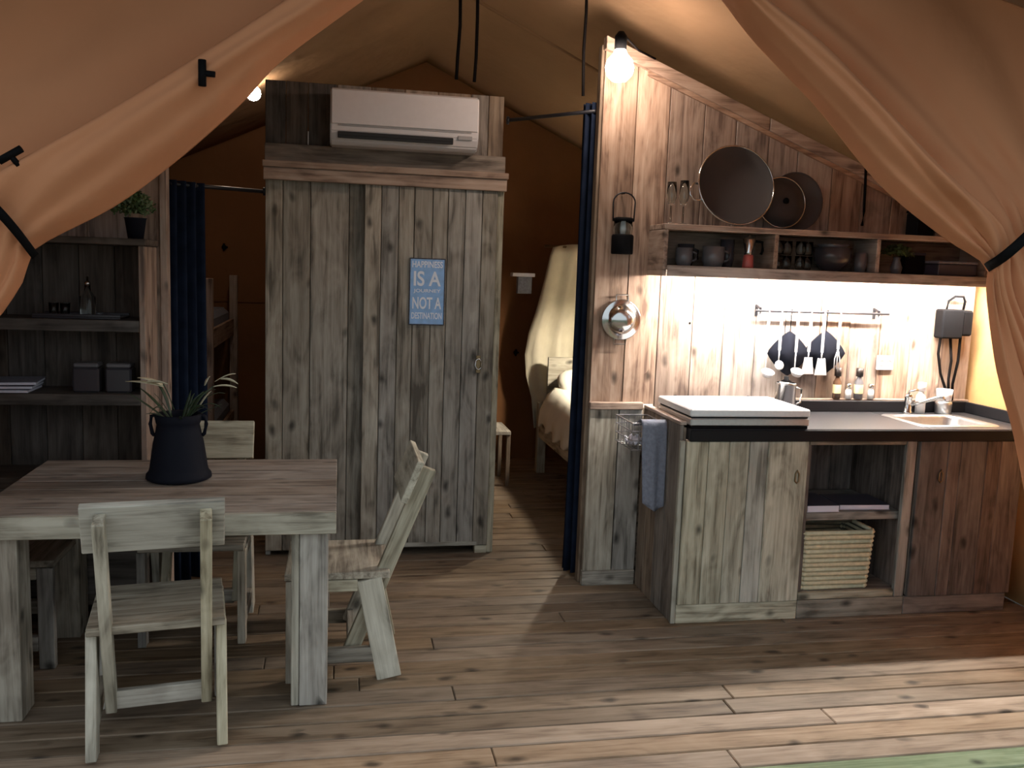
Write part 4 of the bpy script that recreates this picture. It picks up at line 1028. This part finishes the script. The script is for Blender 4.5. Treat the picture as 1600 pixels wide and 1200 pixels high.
for k, (x, w_) in enumerate(((-1.09, .055), (-.955, .055))):
    o = thing('storage_jar', ('left', 'right')[k] + ' one of two dark square jars on the middle shelf of the bookshelf', 'jar', (x, 4.24, 1.041), 0, 'dark jars on the bookshelf'); box('body', -w_, w_, -.05, .05, 0, .11, 'darkglass', o, .008); box('lid', -w_ + .004, w_ - .004, -.046, .046, .111, .13, 'mug', o, .005)
for k in range(3):
    o = thing('magazine', ('bottom', 'middle', 'top')[k] + ' magazine of the pile at the left of the bookshelf middle shelf', 'magazine', (-1.46 + .01 * k, 4.25, 1.041 + .0165 * k), R_(3 * k), 'magazines on the bookshelf')
    box('pages', -.148, .146, -.098, .096, .002, .013, 'paper', o, .001); box('cover', -.15, .15, -.1, .1, .0132, .0155, ('towel', 'cover', 'towel')[k], o, .0005)

# ------------------------------------------------------------------ right bedroom: bed, net, bench
bd = thing('bed', 'wooden bed with white duvet in the right bedroom', 'bed', (1.60, 6.0, 0))
for x in (0, 1.42):
    for y in (-.95, 1.0): box('leg', x, x + .07, y, y + .07, 0, .58 if y > 0 else .46, 'wood:pale', bd)
for x in (.0, 1.45): box('side_rail', x + .006, x + .036, -.88, 1.0, .30, .44, 'wood:pale', bd)
box('end_rail', .07, 1.42, -.94, -.91, .30, .44, 'wood:pale', bd); box('headboard', .07, 1.42, 1.02, 1.05, .30, .95, 'wood:pale', bd)
box('mattress', .04, 1.44, -.9, 1.01, .40, .58, 'linen', bd, .05)
rows = []
for i in range(31):
    u = i / 30; row = []
    for j in range(31):
        v_ = j / 30; x = -.07 + 1.60 * u; y = -.92 + 1.75 * v_; z = .72 + .02 * math.sin(7 * u + 3 * v_) * math.cos(5 * v_)
        if x < .06: z -= (.06 - x) * 2.1 * (1 + .1 * math.sin(v_ * 40)); x = max(x, -.035 + .012 * math.sin(v_ * 45))
        row.append((x, y, z))
    rows.append(row)
grid('duvet', rows, 'linen', bd, .03)
for k in range(2): 
    bm = bmesh.new(); bmesh.ops.create_uvsphere(bm, u_segments=16, v_segments=10, radius=1)
    for v_ in bm.verts: v_.co = Vector((math.copysign(abs(v_.co.x) ** .6, v_.co.x) * .3, math.copysign(abs(v_.co.y) ** .6, v_.co.y) * .2, v_.co.z * .09))
    link('pillow', tomesh('pillow', bm), 'linen', bd, (.40 + .66 * k, .78, .76), (R_(20), 0, 0), True)
nt = thing('bed_net', 'cream bed net draped over the head of the bed', 'bed canopy', (1.665, 7.47, .42))
rows = []
nz = [(0.0, -.03, .12), (.14, -.06, .10), (.30, -.11, .08), (.46, -.13, .06), (.62, -.11, .05), (.80, -.06, .03), (1.0, -.02, 0), (1.18, .01, -.02), (1.24, .03, -.02)]
for dz, xl, dy in nz:
    dz *= 1.14; xl *= 1.1
    row = []
    for j in range(49):
        u = j / 48; x = xl + (1.15 - xl) * u; row.append((x, dy - .30 + .035 * math.sin(u * 46 + dz * 2.5) * (.5 + .5 * (1.3 - dz)), dz - (.10 * (1 - u) if dz < .01 else 0) + .03 * math.sin(u * 9) * (dz > 1.1)))
    rows.append(row)
grid('cloth', rows, 'net', nt, .004)
tube('pole', [(-.03, -.30, 1.42), (1.2, -.30, 1.42)], .012, 'brass', nt, 8)
tube('upright', [(1.19, -.30, -.42), (1.19, -.30, 1.42)], .014, 'brass', nt, 8)
rk = thing('wall_shelf_small', 'small blue-grey shelf on the bedroom canvas beside the net', 'shelf', P(812, 432, 7.3)); box('board', -.07, .12, -.05, .05, 0, .03, 'paper', rk, .004); box('bracket', -.02, .10, -.03, .03, -.14, -.001, 'towel', rk, .004)
ns = thing('bedside_bench', 'small dark bench standing just behind the wardrobe corner', 'bench', (1.19, 6.75, 0))
box('top', -.16, .10, -.2, .2, .40, .43, 'wood:grey', ns)
for x in (-.15, .07):
    for y in (-.19, .16): box('leg', x, x + .03, y, y + .03, 0, .40, 'wood:brown', ns)
tg = thing('canvas_toggle', 'black toggle on the bedroom canvas left of the bed', 'toggle', P(806, 551, YG - .02)); toggle(tg, (0, 0, 0), .9); lathe('eyelet', [(0, 0), (.02, 0), (.02, .004), (0, .004)], 'black', tg, (0, .012, 0), (R_(90), 0, 0), 12)
tg = thing('canvas_toggle', 'black toggle on the dark canvas right of the left curtain', 'toggle', P(350, 386, YG - .02)); toggle(tg, (0, 0, 0), .9); lathe('eyelet', [(0, 0), (.02, 0), (.02, .004), (0, .004)], 'black', tg, (0, .012, 0), (R_(90), 0, 0), 12)

# left bedroom: bunk bed
bk = thing('bunk_bed', 'wooden bunk bed partly hidden behind the left curtain', 'bunk bed', (-1.65, 6.4, 0))
for x in (0, .80):
    for y in (-.42, 1.0): box('post', x, x + .06, y, y + .06, 0, 1.52, 'wood:wall', bk)
for z in (.32, 1.05):
    box('side_rail', .81, .835, -.36, 1.0, z, z + .13, 'wood:wall', bk); box('side_rail', .02, .045, -.36, 1.0, z, z + .13, 'wood:wall', bk)
    box('end_rail', .06, .80, -.40, -.375, z, z + .13, 'wood:wall', bk); box('mattress', .05, .80, -.37, 1.0, z + .08, z + .22, 'towel', bk, .04)
